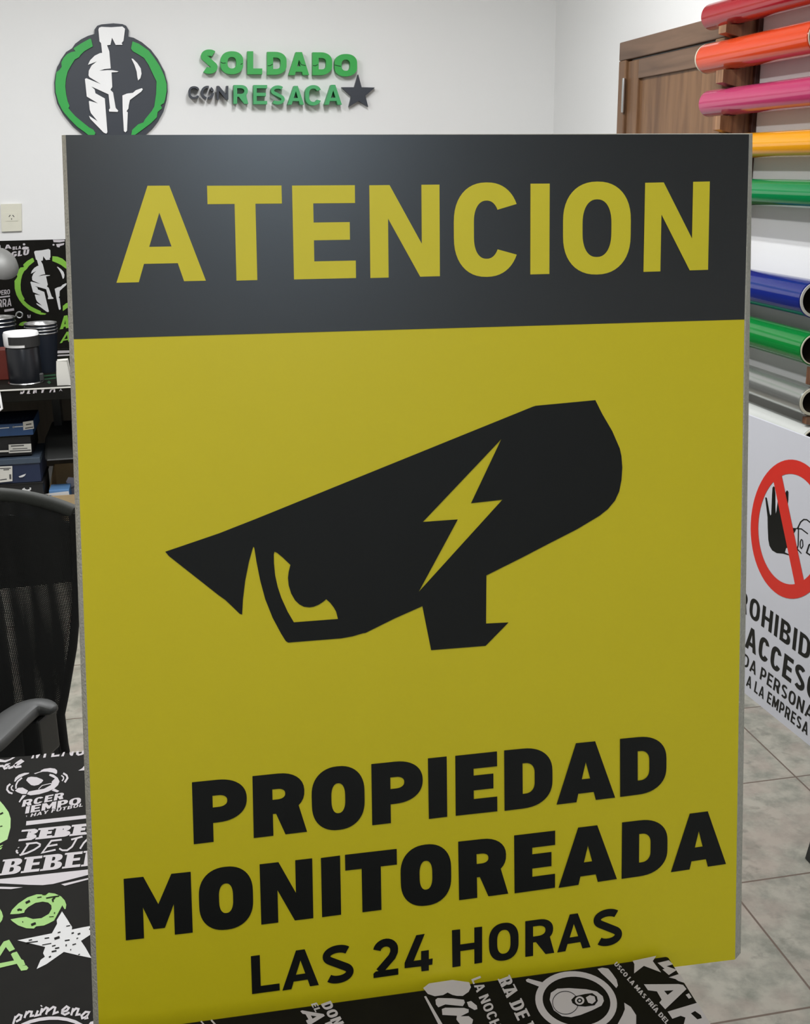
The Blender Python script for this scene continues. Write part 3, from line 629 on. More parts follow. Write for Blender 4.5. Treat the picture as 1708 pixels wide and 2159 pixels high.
eye = cz((945,240),(965,248),(1010,285),(1072,345),(1058,400),(1052,450),(1058,510),(1078,575),(1110,630),(1145,662),(1180,680),(1225,685),(1260,680),(1300,663),(1335,640),(1358,620),(1390,648),(1420,688),(1438,720),(1452,778),(1100,805),(1050,720),(1000,610),(970,520),(950,430),(940,330),(939,260))
bolt = cb((850,113),(575,695),(860,663),(100,1500),(455,842),(137,865))
Art().poly(outl, eye, bolt).emit('camera_symbol', SP, SN, .0009, 0, M_black, sg)
a = Art()
for g in (('P',(404.6,1649.4),(519.5,1637.7),(408.6,1780),(522,1766.2),.365,.25), ('R',(532.2,1636.4),(644,1625),(535,1767),(647.6,1753.6),.365,.25), ('O',(655.5,1621.5),(767.5,1609.8),(659.3,1756.2),(770,1743.2),.37,.265), ('P',(782.9,1611),(891,1599.8),(784.9,1740),(892,1727.4),.365,.25),
          ('I',(902.3,1599),(941.9,1594.8),(904.3,1726.8),(943.1,1722),1,.2), ('E',(960,1593.6),(1048,1584.2),(961,1720),(1048.7,1710.4),.437,.247), ('D',(1063,1582.2),(1164.7,1572.3),(1063.9,1709.5),(1165.2,1697),.375,.245),
          ('A',(1172.4,1571.2),(1296,1558.8),(1173.5,1696.5),(1297.2,1681.6),.335,.25), ('D',(1307.4,1557.8),(1405.3,1548.3),(1307.7,1680.2),(1405.2,1667.6),.375,.245),
          ('M',(260.6,1853),(402,1838),(265.3,1982.7),(406.4,1966.2),.27,.2), ('O',(417.5,1834.2),(531.5,1820.8),(421.8,1967),(535.3,1953),.37,.265), ('N',(547.3,1822.3),(658.3,1809.6),(551,1949.5),(660.7,1935.8),.325,.2), ('I',(676.6,1809),(717,1803.7),(679.2,1933.8),(719.4,1928.4),1,.2),
          ('T',(727.4,1802.3),(836.5,1789.7),(729.8,1927.8),(838.3,1914),.37,.265), ('O',(843.5,1787.2),(950.6,1774),(846.3,1916),(952.2,1902.8),.375,.265), ('R',(966.1,1774.6),(1069.5,1762.9),(968.1,1898),(1071.8,1884),.365,.25),
          ('E',(1084.1,1761.5),(1170.7,1751.2),(1085.1,1883.5),(1170.3,1871.5),.437,.247), ('A',(1177,1750),(1300,1735),(1177.7,1872),(1300.9,1853.2),.335,.25), ('D',(1311.7,1734),(1407.8,1722.6),(1310.7,1853),(1407.2,1839.3),.375,.245), ('A',(1415,1720.7),(1531,1705.5),(1414.6,1839),(1531,1821.5),.335,.25),
          ('L',(528.9,2016),(587.8,2008.3),(531.5,2096),(589.9,2088),.32,.185), ('A',(594.4,2008),(671.5,1997.4),(595.4,2088.6),(672.4,2076.7),.245,.18), ('S',(680,1997.4),(744.6,1988),(681.3,2078),(746,2068),.27,.18), ('2',(786,1983),(839.2,1975.3),(787.6,2062.3),(840,2054.8),.31,.17),
          ('H',(953,1961.3),(1016.6,1953.7),(954,2039.6),(1016.6,2029.5),.266,.18), ('O',(1030.6,1950),(1093.2,1941.7),(1031.6,2030),(1093.6,2020.4),.275,.185), ('R',(1107.6,1942.4),(1168,1934),(1107.6,2017.6),(1168.8,2008.8),.27,.18), ('A',(1174.4,1932),(1245,1921.7),(1174.9,2008.3),(1245.3,1996.9),.245,.18), ('S',(1251.4,1921.3),(1311,1912.2),(1252,1999),(1312,1989.3),.275,.185)):
    a.quad_glyph(*g)
c4 = Crop(760, 1930, 6.1)
a.poly(c4((718,255),(828,237),(685,585),(780,572),(780,460),(880,445),(880,562),(930,553),(925,632),(880,640),(880,708),(785,720),(780,655),(568,680),(568,612)))
a.emit('lettering', SP, SN, .0009, 0, M_black, sg)

# ------------------------------------------------------------------ emblem and letters on the back wall
PW, NW = Vector((0,Y_BACK,0)), Vector((0,-1,0))
cl = Crop(100, 40, 6.326)
L_out = [(625,200),(628,140),(665,90),(720,72),(880,58),(1000,68),(1050,90),(1085,150),(1080,235),(1150,250),(1260,310),(1380,410),(1470,530),(1560,700),(1600,850),(1605,970),(1590,1080),(1550,1230),(1480,1360),(1400,1460),(1310,1540),(1150,1630),(1000,1680),(850,1690),(700,1665),(550,1600),(470,1540),(330,1420),(200,1260),(130,1130),(95,980),(90,850),(105,740),(130,640),(160,590),(180,540),(250,440),(330,390),(370,330),(450,270),(540,225)]
L_ringl = [(350,390),(450,325),(570,260),(585,275),(605,365),(490,430),(440,480),(420,510),(365,540),(320,610),(270,700),(245,800),(238,900),(248,1000),(270,1100),(295,1160),(280,1190),(320,1240),(370,1295),(460,1370),(560,1450),(610,1475),(640,1520),(630,1545),(560,1560),(500,1510),(400,1440),(300,1340),(230,1260),(195,1210),(150,1120),(110,980),(105,850),(120,710),(160,680),(190,640),(185,580),(215,520),(260,470),(320,440),(375,430),(350,400)]
L_ringr = [(1135,298),(1220,330),(1350,420),(1420,510),(1500,630),(1560,760),(1590,870),(1590,960),(1570,1070),(1555,1120),(1510,1150),(1530,1190),(1470,1240),(1460,1310),(1380,1390),(1300,1450),(1220,1510),(1170,1545),(1118,1550),(1130,1480),(1210,1405),(1280,1380),(1300,1340),(1390,1230),(1425,1170),(1450,1000),(1455,830),(1420,760),(1350,610),(1290,520),(1210,470),(1140,430),(1115,395)]
L_helm = [(680,140),(690,115),(720,105),(850,110),(1000,100),(1035,130),(1015,290),(990,320),(1000,345),(910,345),(862,250),(840,345),(795,350),(825,430),(845,660),(760,668),(690,690),(800,682),(860,683),(950,698),(930,708),(855,712),(865,905),(840,945),(875,980),(910,1185),(945,1225),(935,1240),(825,1235),(820,1210),(835,1190),(815,1005),(585,900),(630,940),(640,990),(765,1060),(800,1510),(785,1530),(750,1515),(570,1330),(555,1290),(670,1365),(580,1255),(565,1210),(553,1100),(562,1092),(675,1125),(525,1035),(500,800),(520,790),(715,870),(560,775),(548,750),(552,690),(590,620),(660,565),(540,612),(570,550),(630,490),(700,455),(730,452),(715,320),(695,300)]
L_cheek = [(1000,1020),(1060,995),(1140,985),(1180,950),(1260,922),(1272,940),(1250,970),(1100,1080),(1085,1150),(1080,1195),(1055,1230),(1072,1245),(1062,1490),(1040,1512),(1020,1495),(1005,1250)]
L_cres = [(1120,528),(1140,530),(1200,590),(1245,660),(1255,730),(1240,790),(1210,820),(1200,780),(1190,700),(1160,610)]
q = at_y(235, 175, Y_BACK)
em = thing('wall_emblem', 'round black and green emblem with a white helmet mounted on the white wall', 'wall sign', q)
Art().poly(cl(*L_out)).emit('back_disc', PW, NW, .002, .012, M_navy, em)
Art().poly(cl(*L_ringl)).poly(cl(*L_ringr)).emit('green_ring', PW, NW, .0142, .006, M_green, em)
Art().poly(cl(*L_helm)).poly(cl(*L_cheek)).poly(cl(*L_cres)).emit('helmet', PW, NW, .0142, .006, M_helm, em)
def wall_letter(ch, box, th, m, label, stem, bar, name='wall_letter', cat='letter', pts=None, crack=None, strokes=None):
    a = Art()
    if pts: a.poly(pts)
    elif strokes: [a.stroke(p_, w_) for p_, w_ in strokes]
    else:
        (x0,y0,x1,y1) = box; a.quad_glyph(ch, (x0,y0),(x1,y0),(x0,y1),(x1,y1), stem, bar)
    o = a.emit(name, PW, NW, .0005, th, m)
    if crack: cr_ = Art(); [cr_.stroke(c_, 1.6) for c_ in crack]; cr_.emit('crack', PW, NW, .0009+th, 0, mat('crack_shadow_green', (14,60,28), .8), o)
    return tag(o, label, cat, 'raised letters on the white wall')
e1 = Crop(390, 95, 8.133); e2 = Crop(580, 95, 7.764)
for ch, box, lab in (('S',(423.8,104.2,458.8,155.4),'thick green letter S at the start of the upper word on the white wall'), ('O',(465,108,513,156.4),'thick green letter O second in the upper word, after the S'), ('L',(521.5,108,553,156.4),'thick green letter L third in the upper word on the wall'),
        ('D',(563.4,109.2,604.4,157.4),'thick green letter D right after the L in the upper word'), ('A',(608.6,109.8,652,158),'thick green letter A in the middle of the upper word, between two Ds'), ('D',(659.2,110.2,700.6,158.2),'thick green letter D just before the last O of the upper word'), ('O',(705.6,113.8,753.2,160.9),'thick green letter O at the end of the upper word, above the star')):
    wall_letter(ch, box, .035, M_green, lab, .40 if ch in 'LS' else .31, .25, crack={465: [e1((612,292),(650,312),(700,305)), e1((955,332),(988,316))], 563.4: [e1((1420,355),(1460,355),(1503,325))], 608.6: [e2((390,250),(430,320),(500,337))], 659.2: [e2((622,335),(660,341),(702,318))], 705.6: [e2((976,325),(1030,340),(1078,346))]}.get(box[0]))
for ch, box, lab in (('C',(397.4,181.7,421,208.2),'small charcoal letter C at the left of the lower line on the wall'), ('O',(423.8,181,452,209.6),'small charcoal letter O with slits in the lower line'), ('N',(457,181,481.6,209.6),'small charcoal letter N just before the green R')):
    st_ = None
    if ch == 'O': st_ = [([(437.5+11.6*math.cos(R(t_)), 195.2+11.9*math.sin(R(t_))) for t_ in range(a0_, a1_+1, 8)], 5) for a0_, a1_ in ((100, 286), (304, 346), (2, 84))]
    wall_letter(ch, box, .045, M_navy, lab, .19, .15, strokes=st_)
for ch, box, lab in (('R',(492.7,179.2,523.6,218.6),'thin green letter R in the lower line, next to the charcoal N'), ('E',(534.5,179.2,563.4,219.6),'thin green letter E in the lower line, between R and S'), ('S',(571.3,180,600.4,220.2),'thin green letter S in the lower line, after the E'), ('A',(606.8,181,641.2,220.4),'thin green letter A in the lower line, between S and C'), ('C',(643.8,179.4,678,222),'thin green letter C in the lower line, between two As'), ('A',(684.6,178.7,721,220.6),'thin green letter A at the end of the lower line, beside the star')):
    wall_letter(ch, box, .05, M_green2, lab, .24, .17)
wall_letter('*', None, .025, M_navy, 'charcoal five-pointed star on the wall after the green letters', 0, 0, 'wall_star', 'star',
            e2((1362,480),(1418,690),(1635,695),(1480,830),(1525,1010),(1370,915),(1210,1010),(1250,840),(1090,690),(1300,690)))
# socket
sp = at_y(23, 458, Y_BACK)
so = thing('wall_socket', 'ivory plug socket on the white wall at the left edge', 'socket', (sp.x, Y_BACK, at_y(23, 488, Y_BACK).z))
Art().poly([(1.5,430.5),(45,429.5),(46,487),(3.5,488.5)]).emit('cover_plate', PW, NW, .0006, .009, M_ivory, so)
Art().poly([(11.5,449),(37,448.3),(38,465.8),(11.8,466.5)]).emit('socket_insert', PW, NW, .0098, .0015, M_ivory, so)
Art().stroke([(18.8,457.3),(21.8,453.2)], 1.7).stroke([(26.4,453.4),(29.9,457.3)], 1.7).stroke([(24.4,460),(24.5,463.4)], 1.6).emit('pin_slots', PW, NW, .0115, 0, M_print, so)

# ------------------------------------------------------------------ printed panel, desk and what stands on it
YD = 4.22; ZD = .75
zt = at_y(70, 506, Y_BACK).z
xr_d = 0.95
pn = thing('wall_mural', 'black printed mural with a green ringed helmet on the wall behind the desk', 'mural', (-.6, Y_BACK, ZD))
MB().box((-2.0, Y_BACK-.008, ZD+.001), (xr_d, Y_BACK-.0008, zt)).build('panel_board', M_top, pn)
PP = Vector((0, Y_BACK-.008, 0))
def aff(src, dst):                                      # affine from three point pairs
    (x0,y0),(x1,y1),(x2,y2) = src; (u0,v0),(u1,v1),(u2,v2) = dst; D = (x1-x0)*(y2-y0)-(x2-x0)*(y1-y0)
    a_ = ((u1-u0)*(y2-y0)-(u2-u0)*(y1-y0))/D; b_ = ((u2-u0)*(x1-x0)-(u1-u0)*(x2-x0))/D
    c_ = ((v1-v0)*(y2-y0)-(v2-v0)*(y1-y0))/D; d_ = ((v2-v0)*(x1-x0)-(v1-v0)*(x2-x0))/D
    return lambda p: (u0+a_*(p[0]-x0)+b_*(p[1]-y0), v0+c_*(p[0]-x0)+d_*(p[1]-y0))
f1 = Crop(0, 480, 9.8125); f2 = Crop(0, 660, 10.675)
T = aff([(680,130),(1035,120),(785,1530)], [(705,505),(1040,455),(1000,1748)])
tr = lambda L_: f1(*[T(p) for p in L_])
Art().poly(tr(L_helm)).poly(tr(L_cheek)).poly(tr(L_cres)).emit('helmet_print', PP, NW, .0006, 0, M_whiteb, pn)
a = Art().poly(f1((480,765),(560,690),(670,625),(690,640),(710,700),(600,790),(550,860),(500,900),(460,980),(435,1080),(425,1180),(430,1290),(455,1380),(510,1480),(490,1500),(560,1570),(640,1630),(760,1690),(850,1730),(840,1750),(960,1780),(930,1800),(840,1800),(740,1770),(600,1700),(480,1600),(400,1500),(340,1390),(305,1260),(300,1100),(345,1040),(360,1010),(345,960),(380,880),(420,825),(495,815)))
a.poly(f1((1085,590),(1190,600),(1290,640),(1380,720),(1500,860),(1600,1050),(1600,1200),(1450,980),(1380,860),(1260,770),(1180,730),(1080,690))).poly(f1((1300,1620),(1360,1570),(1500,1500),(1560,1600),(1420,1640),(1300,1725)))
a.poly(f2((420,275),(450,225),(520,195),(590,190),(670,235),(690,290),(660,300),(640,360),(620,290),(560,270),(500,290)))
a.text('A', *f2((1345,370),(1560,330),(1372,75)), PP, NW, .26, .2)
a.text('A', *f2((1345,680),(1590,640),(1400,440)), PP, NW, .15, .13)
a.emit('green_print', PP, NW, .0006, 0, M_lime, pn)
a = Art()
a.text('BLA', *f1((-180,455),(240,432),(-190,370)), PP, NW, .22, .2); a.text('BLA', *f1((262,462),(438,440),(262,395)), PP, NW, .22, .2)
a.text('GLU', *f1((225,615),(592,560),(240,500)), PP, NW, .26, .22); a.text('KA!', *f1((-130,1062),(205,1035),(-120,915)), PP, NW, .24, .2)
a.text('PERO', *f1((-30,1400),(205,1375),(-30,1300)), PP, NW, .18, .15, .1); a.text('RRA', *f1((-40,1655),(238,1620),(-40,1490)), PP, NW, .18, .14, .1)
a.poly(f1((450,440),(470,400),(530,390),(590,400),(600,430),(560,450),(480,455))); a.poly(f1(*el(498,345,26,22)))
a.poly(f1((1095,250),(1335,248),(1340,285),(1230,305),(1110,300))); a.poly(f1((1160,340),(1250,330),(1330,318),(1320,355),(1240,380),(1230,410),(1180,400))); a.poly(f1(*el(1108,355,22,18)))
a.stroke(f1((0,1440),(205,1415)), 3); a.stroke(f1((90,1720),(290,1690)), 5)
a.stroke(f2((625,40),(640,110)), 2.5); a.stroke(f2((680,40),(670,110)), 2)
a.emit('white_lettering', PP, NW, .0006, 0, M_white, pn)

dk = thing('desk', 'black topped desk against the back wall holding steel cups', 'desk', (-.6, (YD+Y_BACK)/2, 0))
MB().box((-2.0, YD, ZD-.045), (xr_d, Y_BACK-.012, ZD)).build('desktop', M_top, dk, bevel=.002)
MB().box((-2.0, YD-.0025, ZD-.003), (xr_d, YD+.004, ZD+.0012)).build('edge_strip', M_label, dk)
for x in (-1.95, xr_d-.05): MB().box((x, YD+.04, 0), (x+.04, Y_BACK-.02, ZD-.0455)).build('side_panel', M_blackpl, dk)
MB().box((-1.9, Y_BACK-.10, .25), (xr_d-.06, Y_BACK-.08, ZD-.0455)).build('back_panel', W_plain, dk)
xdl, xdr = at_y(84, 930, YD+.10).x+.006, at_y(260, 930, YD+.10).x
zl0, zl1 = at_y(120, 972, YD+.10).z, at_y(120, 903, YD+.35).z
MB().hexa([(xdl,YD+.10,zl0),(xdr,YD+.10,zl0),(xdr,YD+.5,zl0),(xdl,YD+.5,zl0),(xdl,YD+.22,zl1),(xdr,YD+.22,zl1),(xdr,YD+.5,zl1),(xdl,YD+.5,zl1)]).build('drawer', M_grip, dk, bevel=.012)
MB().box((xdl+.02,YD+.40,zl1-.002),(xdl+.05,YD+.48,ZD-.0455)).build('drawer_hanger', M_blackpl, dk); MB().box((xdr-.05,YD+.40,zl1-.002),(xdr-.02,YD+.48,ZD-.0455)).build('drawer_hanger', M_blackpl, dk)
a = Art().poly(f2((1290,860),(1310,845),(1640,840),(1640,890),(1290,908))).poly(f2((1290,950),(1310,940),(1640,925),(1640,955),(1290,972)))
a.emit('white_lettering', Vector((0,0,ZD)), UPZ, .0005, 0, M_white, dk)
Art().stroke(f2((960,1420),(1250,1390)), 3).stroke(f2((1000,1490),(1260,1460)), 2.5).poly(f2((1060,1560),(1100,1520),(1150,1560),(1110,1600))).emit('green_print', Vector((0,0,ZD)), UPZ, .0005, 0, mat('dark_green_print', (30,74,44), .5), dk)
PD, fE = Vector((0, YD-.0001, 0)), Crop(0, 660, 10.675)
a = Art()
for p in ([(450,1822),(470,1760),(500,1790),(520,1745),(560,1740),(545,1790),(510,1820)], [(600,1815),(640,1720),(680,1715),(660,1800),(690,1808),(650,1818)], [(740,1812),(750,1735),(790,1720),(830,1725),(820,1800),(850,1795),(800,1800),(795,1745),(775,1810)], [(905,1715),(960,1705),(1000,1715),(970,1790),(1010,1785),(930,1800),(940,1730)], [(1110,1790),(1130,1725),(1190,1700),(1240,1700),(1245,1780),(1200,1785),(1210,1720),(1160,1740),(1140,1785)], [(1330,1765),(1365,1700),(1405,1760),(1365,1735)]):
    a.poly(fE(*p))
a.emit('edge_lettering', PD, NW, .0005, 0, M_white, dk)
# thin white cord at the left edge of the picture
w0 = at_y(-4, 800, YD-.05); tag(MB().tube([at_y(-60, 1010, YD-.012), at_y(-20,880,YD-.012), at_y(4, 861, YD-.012), at_y(0, 838, YD-.010), at_y(-5, 815, YD-.009)+UPZ*.006, at_z(-20, 806, ZD+.0062), at_z(-60, 803, ZD+.0062)], .0045, 8).build('power_cable', M_helm, None, True), 'white cable hanging over the desk edge at the left of the photo', 'cable')

# lidded tumbler
tb = at_z(55, 806, ZD); k = tb.y/F_PX*1.03; r = 33*k
h1 = at_y(55, 698.5, tb.y).z-ZD; hb = at_y(55, 729, tb.y).z-ZD
t = thing('lidded_tumbler', 'black tumbler with a white and black lid at the front of the desk', 'tumbler', (tb.x, tb.y, ZD))
MB().lathe([(r*.95,.0045),(r*.97,.03),(r*.97,hb-.008),(r*.90,hb)], (tb.x,tb.y,ZD), n=40).build('body', mat('black_gloss_enamel', (20,22,27), .28), t, True)
MB().lathe([(r*1.0,0.0),(r*1.03,.002),(r*1.0,.0048)], (tb.x,tb.y,ZD), n=40).build('base_ring', M_steel, t, True)
MB().lathe([(r*.99,hb+.0005),(r*1.02,hb+.006),(r*1.02,h1-.008),(r*.97,h1),(r*.0,h1+.001)], (tb.x,tb.y,ZD), n=40).build('lid', M_helm, t, True)
lw = MB()
n0 = 14; vs = []
for i in range(n0+1):
    ang = R(-128+ (i/n0)*150); vs.append((math.cos(ang), math.sin(ang)))
for i in range(n0):
    (a0,b0),(a1,b1) = vs[i], vs[i+1]; ro = r*1.045; ri = r*1.021; c = Vector((tb.x,tb.y,ZD))
    z0 = hb+.011 if i < 5 else hb+.001; z1 = h1-.013
    lw.hexa([c+Vector((ri*a0,ri*b0,z0)), c+Vector((ro*a0,ro*b0,z0)), c+Vector((ro*a1,ro*b1,z0)), c+Vector((ri*a1,ri*b1,z0)), c+Vector((ri*a0,ri*b0,z1)), c+Vector((ro*a0,ro*b0,z1)), c+Vector((ro*a1,ro*b1,z1)), c+Vector((ri*a1,ri*b1,z1))])
lw.build('lid_latch', mat('lid_black', (34,34,34), .5), t)
MB().box((tb.x+r*.80, tb.y-r*.45, ZD+.006), (tb.x+r*1.08, tb.y-r*.15, ZD+.035)).build('foot_clip', M_grip, t, bevel=.004)
# stacks of nested steel cups
M_cup = mat('navy_cup_enamel', (24,29,38), .35)
def cup(bx, by, z0, R_, h, label, group, full):
    t = thing('steel_cup', label, 'cup', (bx, by, z0), group)
    pr = [(R_*.74,0),(R_*.97,h-.006),(R_*.97-.0005,h-.006),(R_*.74-.0005,.0005)]
    MB().lathe(pr, (bx,by,z0), n=48, cap=False).build('cup_body', M_cup, t, True)
    MB().lathe([(R_*.972,h-.0055),(R_*.995,h-.005),(R_*1.01,h-.0025),(R_*.995,h),(R_*.972,h-.0005),(R_*.968,h-.0058)], (bx,by,z0), n=48, cap=False).build('rim', M_steel, t, True)
    if full: MB().lathe([(R_*.966,h-.004),(R_*.93,h-.010),(0,h-.012)], (bx,by,z0), n=48, cap=False).build('cup_floor', M_steel, t, True)
    return t
ORD = ['lowest', 'second lowest', 'second highest', 'topmost']
sb = at_z(96, 783, ZD); ztop = at_y(94, 680, sb.y).z; step = (at_y(94,680,sb.y).z-at_y(94,686.5,sb.y).z)
Rr = 31*sb.y/F_PX*1.03; hcup = ztop-ZD-3*step
for i in range(4):
    cup(sb.x, sb.y, ZD+.0003+i*step, Rr, hcup, ['lowest dark cup of the right nested stack with a steel rim, behind the lidded tumbler','second cup up in the right nested stack, steel rim','third cup up in the right nested stack, steel rim','topmost cup of the right nested stack, open steel mouth showing'][i], 'nested steel cups on the desk', i == 3)
sl = at_z(2, 772, ZD); zt2 = at_y(10, 668, sl.y).z; st2 = (at_y(10,668,sl.y).z-at_y(10,676,sl.y).z); hc2 = zt2-ZD-2*st2
for i in range(3):
    cup(sl.x, sl.y, ZD+.0003+i*st2, 37*sl.y/F_PX*1.03, hc2, ['lowest cup of the left nested stack at the photo edge','middle cup of the left nested stack at the photo edge','topmost cup of the left nested stack, open steel mouth at the photo edge'][i], 'nested steel cups on the desk', i == 2)
# ring handle of the topmost left cup's neighbour: kept with that cup
topcup = [o for o in bpy.data.objects if o.get('label', '').startswith('topmost cup of the left')][0]
hx = at_y(41, 664, sl.y-.02)
pts = [hx+Vector((.012*math.cos(R(tt)), 0, .012*math.sin(R(tt)))) for tt in range(-150, 181, 22)]
MB().tube(pts+[hx+Vector((-.014,.0,-.004))], .0032, 8).build('ring_handle', M_steel, topcup, True)
# red-brown box at the left, white packet
rb = at_z(-22, 803, ZD); kx = rb.y/F_PX*1.03
tag(MB().box((rb.x-.06, rb.y, ZD), (rb.x+38*kx, rb.y+.07, at_y(0, 737, rb.y).z)).build('brown_box', mat('red_brown_card', (104,38,28), .45, var=.15), None, bevel=.003), 'red-brown box at the left edge beside the lidded tumbler', 'box')
pk = at_z(135, 812, ZD+.0005)
wp = [(119.8,762),(141,760),(149,800),(153,806),(152,811),(122,814),(118.8,790)]
f0 = lambda x, y: at_y(x, y, pk.y); 
tag(MB().prism(wp, f0, lambda x, y: at_y(x, y, pk.y)+Vector((0,.035,0))).build('white_packet', M_label, None, bevel=.002), 'white paper packet standing at the desk edge beside the yellow sign', 'packet')
# desk lamp
lc = at_y(0, 549, 4.86)
t = thing('desk_lamp', 'grey metal dome lamp reaching in at the left edge in front of the printed panel', 'lamp', (lc.x-.16, 4.92, ZD))
axn = Vector((.35, -.55, .75)).normalized(); kk = 4.86/F_PX*1.03
MB().lathe([(37*kk,-.0),(36.5*kk,.012),(31*kk,.035),(22*kk,.055),(10*kk,.066),(0,.069)], lc-axn*.03, axn, 40, False).lathe([(36*kk,.0),(35*kk,.012),(29*kk,.033),(20*kk,.052),(0,.064)], lc-axn*.03, axn, 40, False).build('lamp_shade', mat('satin_grey_metal', (150,150,148), .55, metal=.5), t, True)
MB().tube([lc+axn*.03, Vector((lc.x-.06,4.90,lc.z+.10)), Vector((lc.x-.16,4.92,lc.z+.02)), Vector((lc.x-.16,4.92,ZD+.02))], .007, 10).build('lamp_arm', M_steel, t, True)
MB().lathe([(.07,0),(.07,.012),(.02,.022),(0,.022)], (lc.x-.16,4.92,ZD), n=32).build('lamp_base', M_grip, t, True)

# shoe boxes under the desk
YB_ = 4.30
def zrow(py, y=YB_): return at_y(40, py, y).z
def xcol(px, y=YB_, py=930): return at_y(px, py, y).x
def shoebox(label, pxr, ptop, pbot, lidrow, m_body, m_lid, m_top, y0=YB_, wid=.34, dep=.24):
    zt_, zb_ = zrow(ptop, y0), zrow(pbot, y0); zl = zrow(lidrow, y0); x1 = xcol(pxr, y0); x0 = x1-wid
    t = thing('shoe_box', label, 'box', ((x0+x1)/2, y0+dep/2, zb_), 'boxes stacked under the desk')
    MB().box((x0+.004, y0+.004, zb_+.0004), (x1-.004, y0+dep-.004, zl+.004)).build('box_body', m_body, t, bevel=.002)
    MB().box((x0, y0, zl), (x1, y0+dep, zt_)).build('box_lid', m_lid, t, bevel=.002)
    return t, x0, x1, y0, zt_, zb_
fS = Crop(0, 820, 8.306)
SD = lambda y: (Vector((0, y, 0)), NW)
tA, x0, x1, y0, ztA, zbA = shoebox('shoe box with a blue lid front, topmost of the pile under the desk', 72, 893, 920, 918.5, M_box_k, M_box_b, M_box_k)
MB().box((x0+.001,y0+.001,ztA),(x1-.001,y0+.239,ztA+.0008)).build('lid_top', M_box_n, tA)
Art().poly(fS((400,580),(580,552),(595,695),(410,722))).emit('label_sticker', *SD(y0), .0006, 0, M_label, tA)
Art().stroke(fS((455,628),(550,612)), 2.4).stroke(fS((440,690),(580,668)), 2.2).emit('label_text', *SD(y0), .0009, 0, M_print, tA)
Art().stroke(fS((225,668),(400,655)), 1.8).stroke(fS((0,690),(160,676)), 1.8).poly(fS(*el(235,668,16,16))).emit('side_lettering', *SD(y0), .0006, 0, M_whiteb, tA)
PT = Vector((0,0,ztA+.0008))
a = Art()
for i in range(8): x = -60+i*72; a.stroke(fS((x,580-.13*x),(x+45,545-.13*x)), 3.2)
a.emit('top_lettering', PT, UPZ, .0004, 0, M_box_d, tA)
zA = zbA
tB, x0, x1, y0, zt_, zb_ = shoebox('plain black shoe box with a white label strip, second from the top under the desk', 67, 920.4, 961, 922, M_box_k, M_box_k, M_box_k, YB_+.008)
Art().poly(fS((150,975),(545,958),(552,1105),(155,1125))).emit('label_sticker', *SD(y0), .0006, 0, M_label, tB)
Art().stroke(fS((190,1002),(420,990)), 2.4).stroke(fS((220,1050),(480,1040)), 1.6).stroke(fS((170,1090),(540,1072)), 2.2).emit('label_text', *SD(y0), .0009, 0, M_print, tB)
Art().stroke(fS((-40,1095),(150,1088)), 4).emit('white_stripe', *SD(y0), .0006, 0, M_label, tB)
tC, x0, x1, y0, zt_, zb_ = shoebox('navy shoe box with slate lid and curved white mark, third in the pile', 80, 967, 1019, 979, M_box_n, M_box_d, M_box_d, YB_-.015)
Art().poly(fS((-60,1362),(215,1350),(218,1615),(-60,1645))).emit('label_sticker', *SD(y0), .0006, 0, M_label, tC)
Art().stroke(fS((0,1395),(190,1388)), 2).stroke(fS((60,1418),(160,1412)), 2).stroke(fS((178,1495),(182,1580)), 4).stroke(fS((0,1595),(120,1580)), 2).emit('label_text', *SD(y0), .0009, 0, M_print, tC)
Art().poly(fS((325,1532),(365,1518),(410,1500),(455,1485),(435,1520),(395,1545),(345,1552))).emit('white_mark', *SD(y0), .0006, 0, M_whiteb, tC)
tD, x0, x1, y0, zt_, zb_ = shoebox('black shoe box with a small white crossed emblem, just above the chair back', 82, 1019.4, 1085, 1021, M_box_k, M_box_k, M_box_k, YB_-.012)
Art().poly(fS((385,1755),(430,1728),(438,1750),(475,1765),(520,1750),(515,1725),(545,1728),(545,1765),(515,1782),(555,1800),(545,1818),(500,1800),(480,1785),(450,1800),(400,1782))).emit('white_emblem', *SD(y0), .0006, 0, M_whiteb, tD)
zz = zb_; hts = zz/2
for i in range(2):
    z1_ = zz-hts*i; xx0, xx1 = x1-.34, x1+.004*(1-i)
    t = thing('shoe_box', ['dark shoe box second from the floor, seen through the chair mesh', 'dark shoe box standing on the floor, seen through the chair mesh'][i], 'box', ((xx0+xx1)/2, y0+.12, z1_-hts), 'boxes stacked under the desk')
    MB().box((xx0+.003,y0+.003,z1_-hts+.0004),(xx1-.003,y0+.237,z1_-.03)).build('box_body', M_box_k, t); MB().box((xx0,y0,z1_-.032),(xx1,y0+.24,z1_-.0002)).build('box_lid', [M_box_n, M_box_k][i], t)
# open carton with packets inside
yc = 4.31; cx0, cx1 = at_y(92.5,1040,yc).x+.014, at_y(174,1040,yc).x; cyb = yc+.30; zc = at_y(120, 978, cyb).z; zfr = at_y(110, 1046, yc).z
t = thing('open_carton', 'open brown cardboard carton on the floor under the desk', 'carton', ((cx0+cx1)/2, yc+.15, 0))
th = .004
MB().box((cx0,yc,0.0005),(cx1,yc+th,zfr)).box((cx0,cyb-th,.0005),(cx1,cyb,zc)).hexa([(cx0,yc+th,.0005),(cx0+th,yc+th,.0005),(cx0+th,cyb-th,.0005),(cx0,cyb-th,.0005),(cx0,yc+th,zfr),(cx0+th,yc+th,zfr),(cx0+th,cyb-th,zc),(cx0,cyb-th,zc)]).box((cx1-th,yc+th,.0005),(cx1,cyb-th,zfr)).box((cx0+th,yc+th,.0005),(cx1-th,cyb-th,.006)).build('carton_walls', M_card, t)
bx0, bx1 = at_y(97,1040,yc+.02).x+.012, at_y(147,1040,yc+.02).x; bz = at_y(120,1032,yc+.02).z
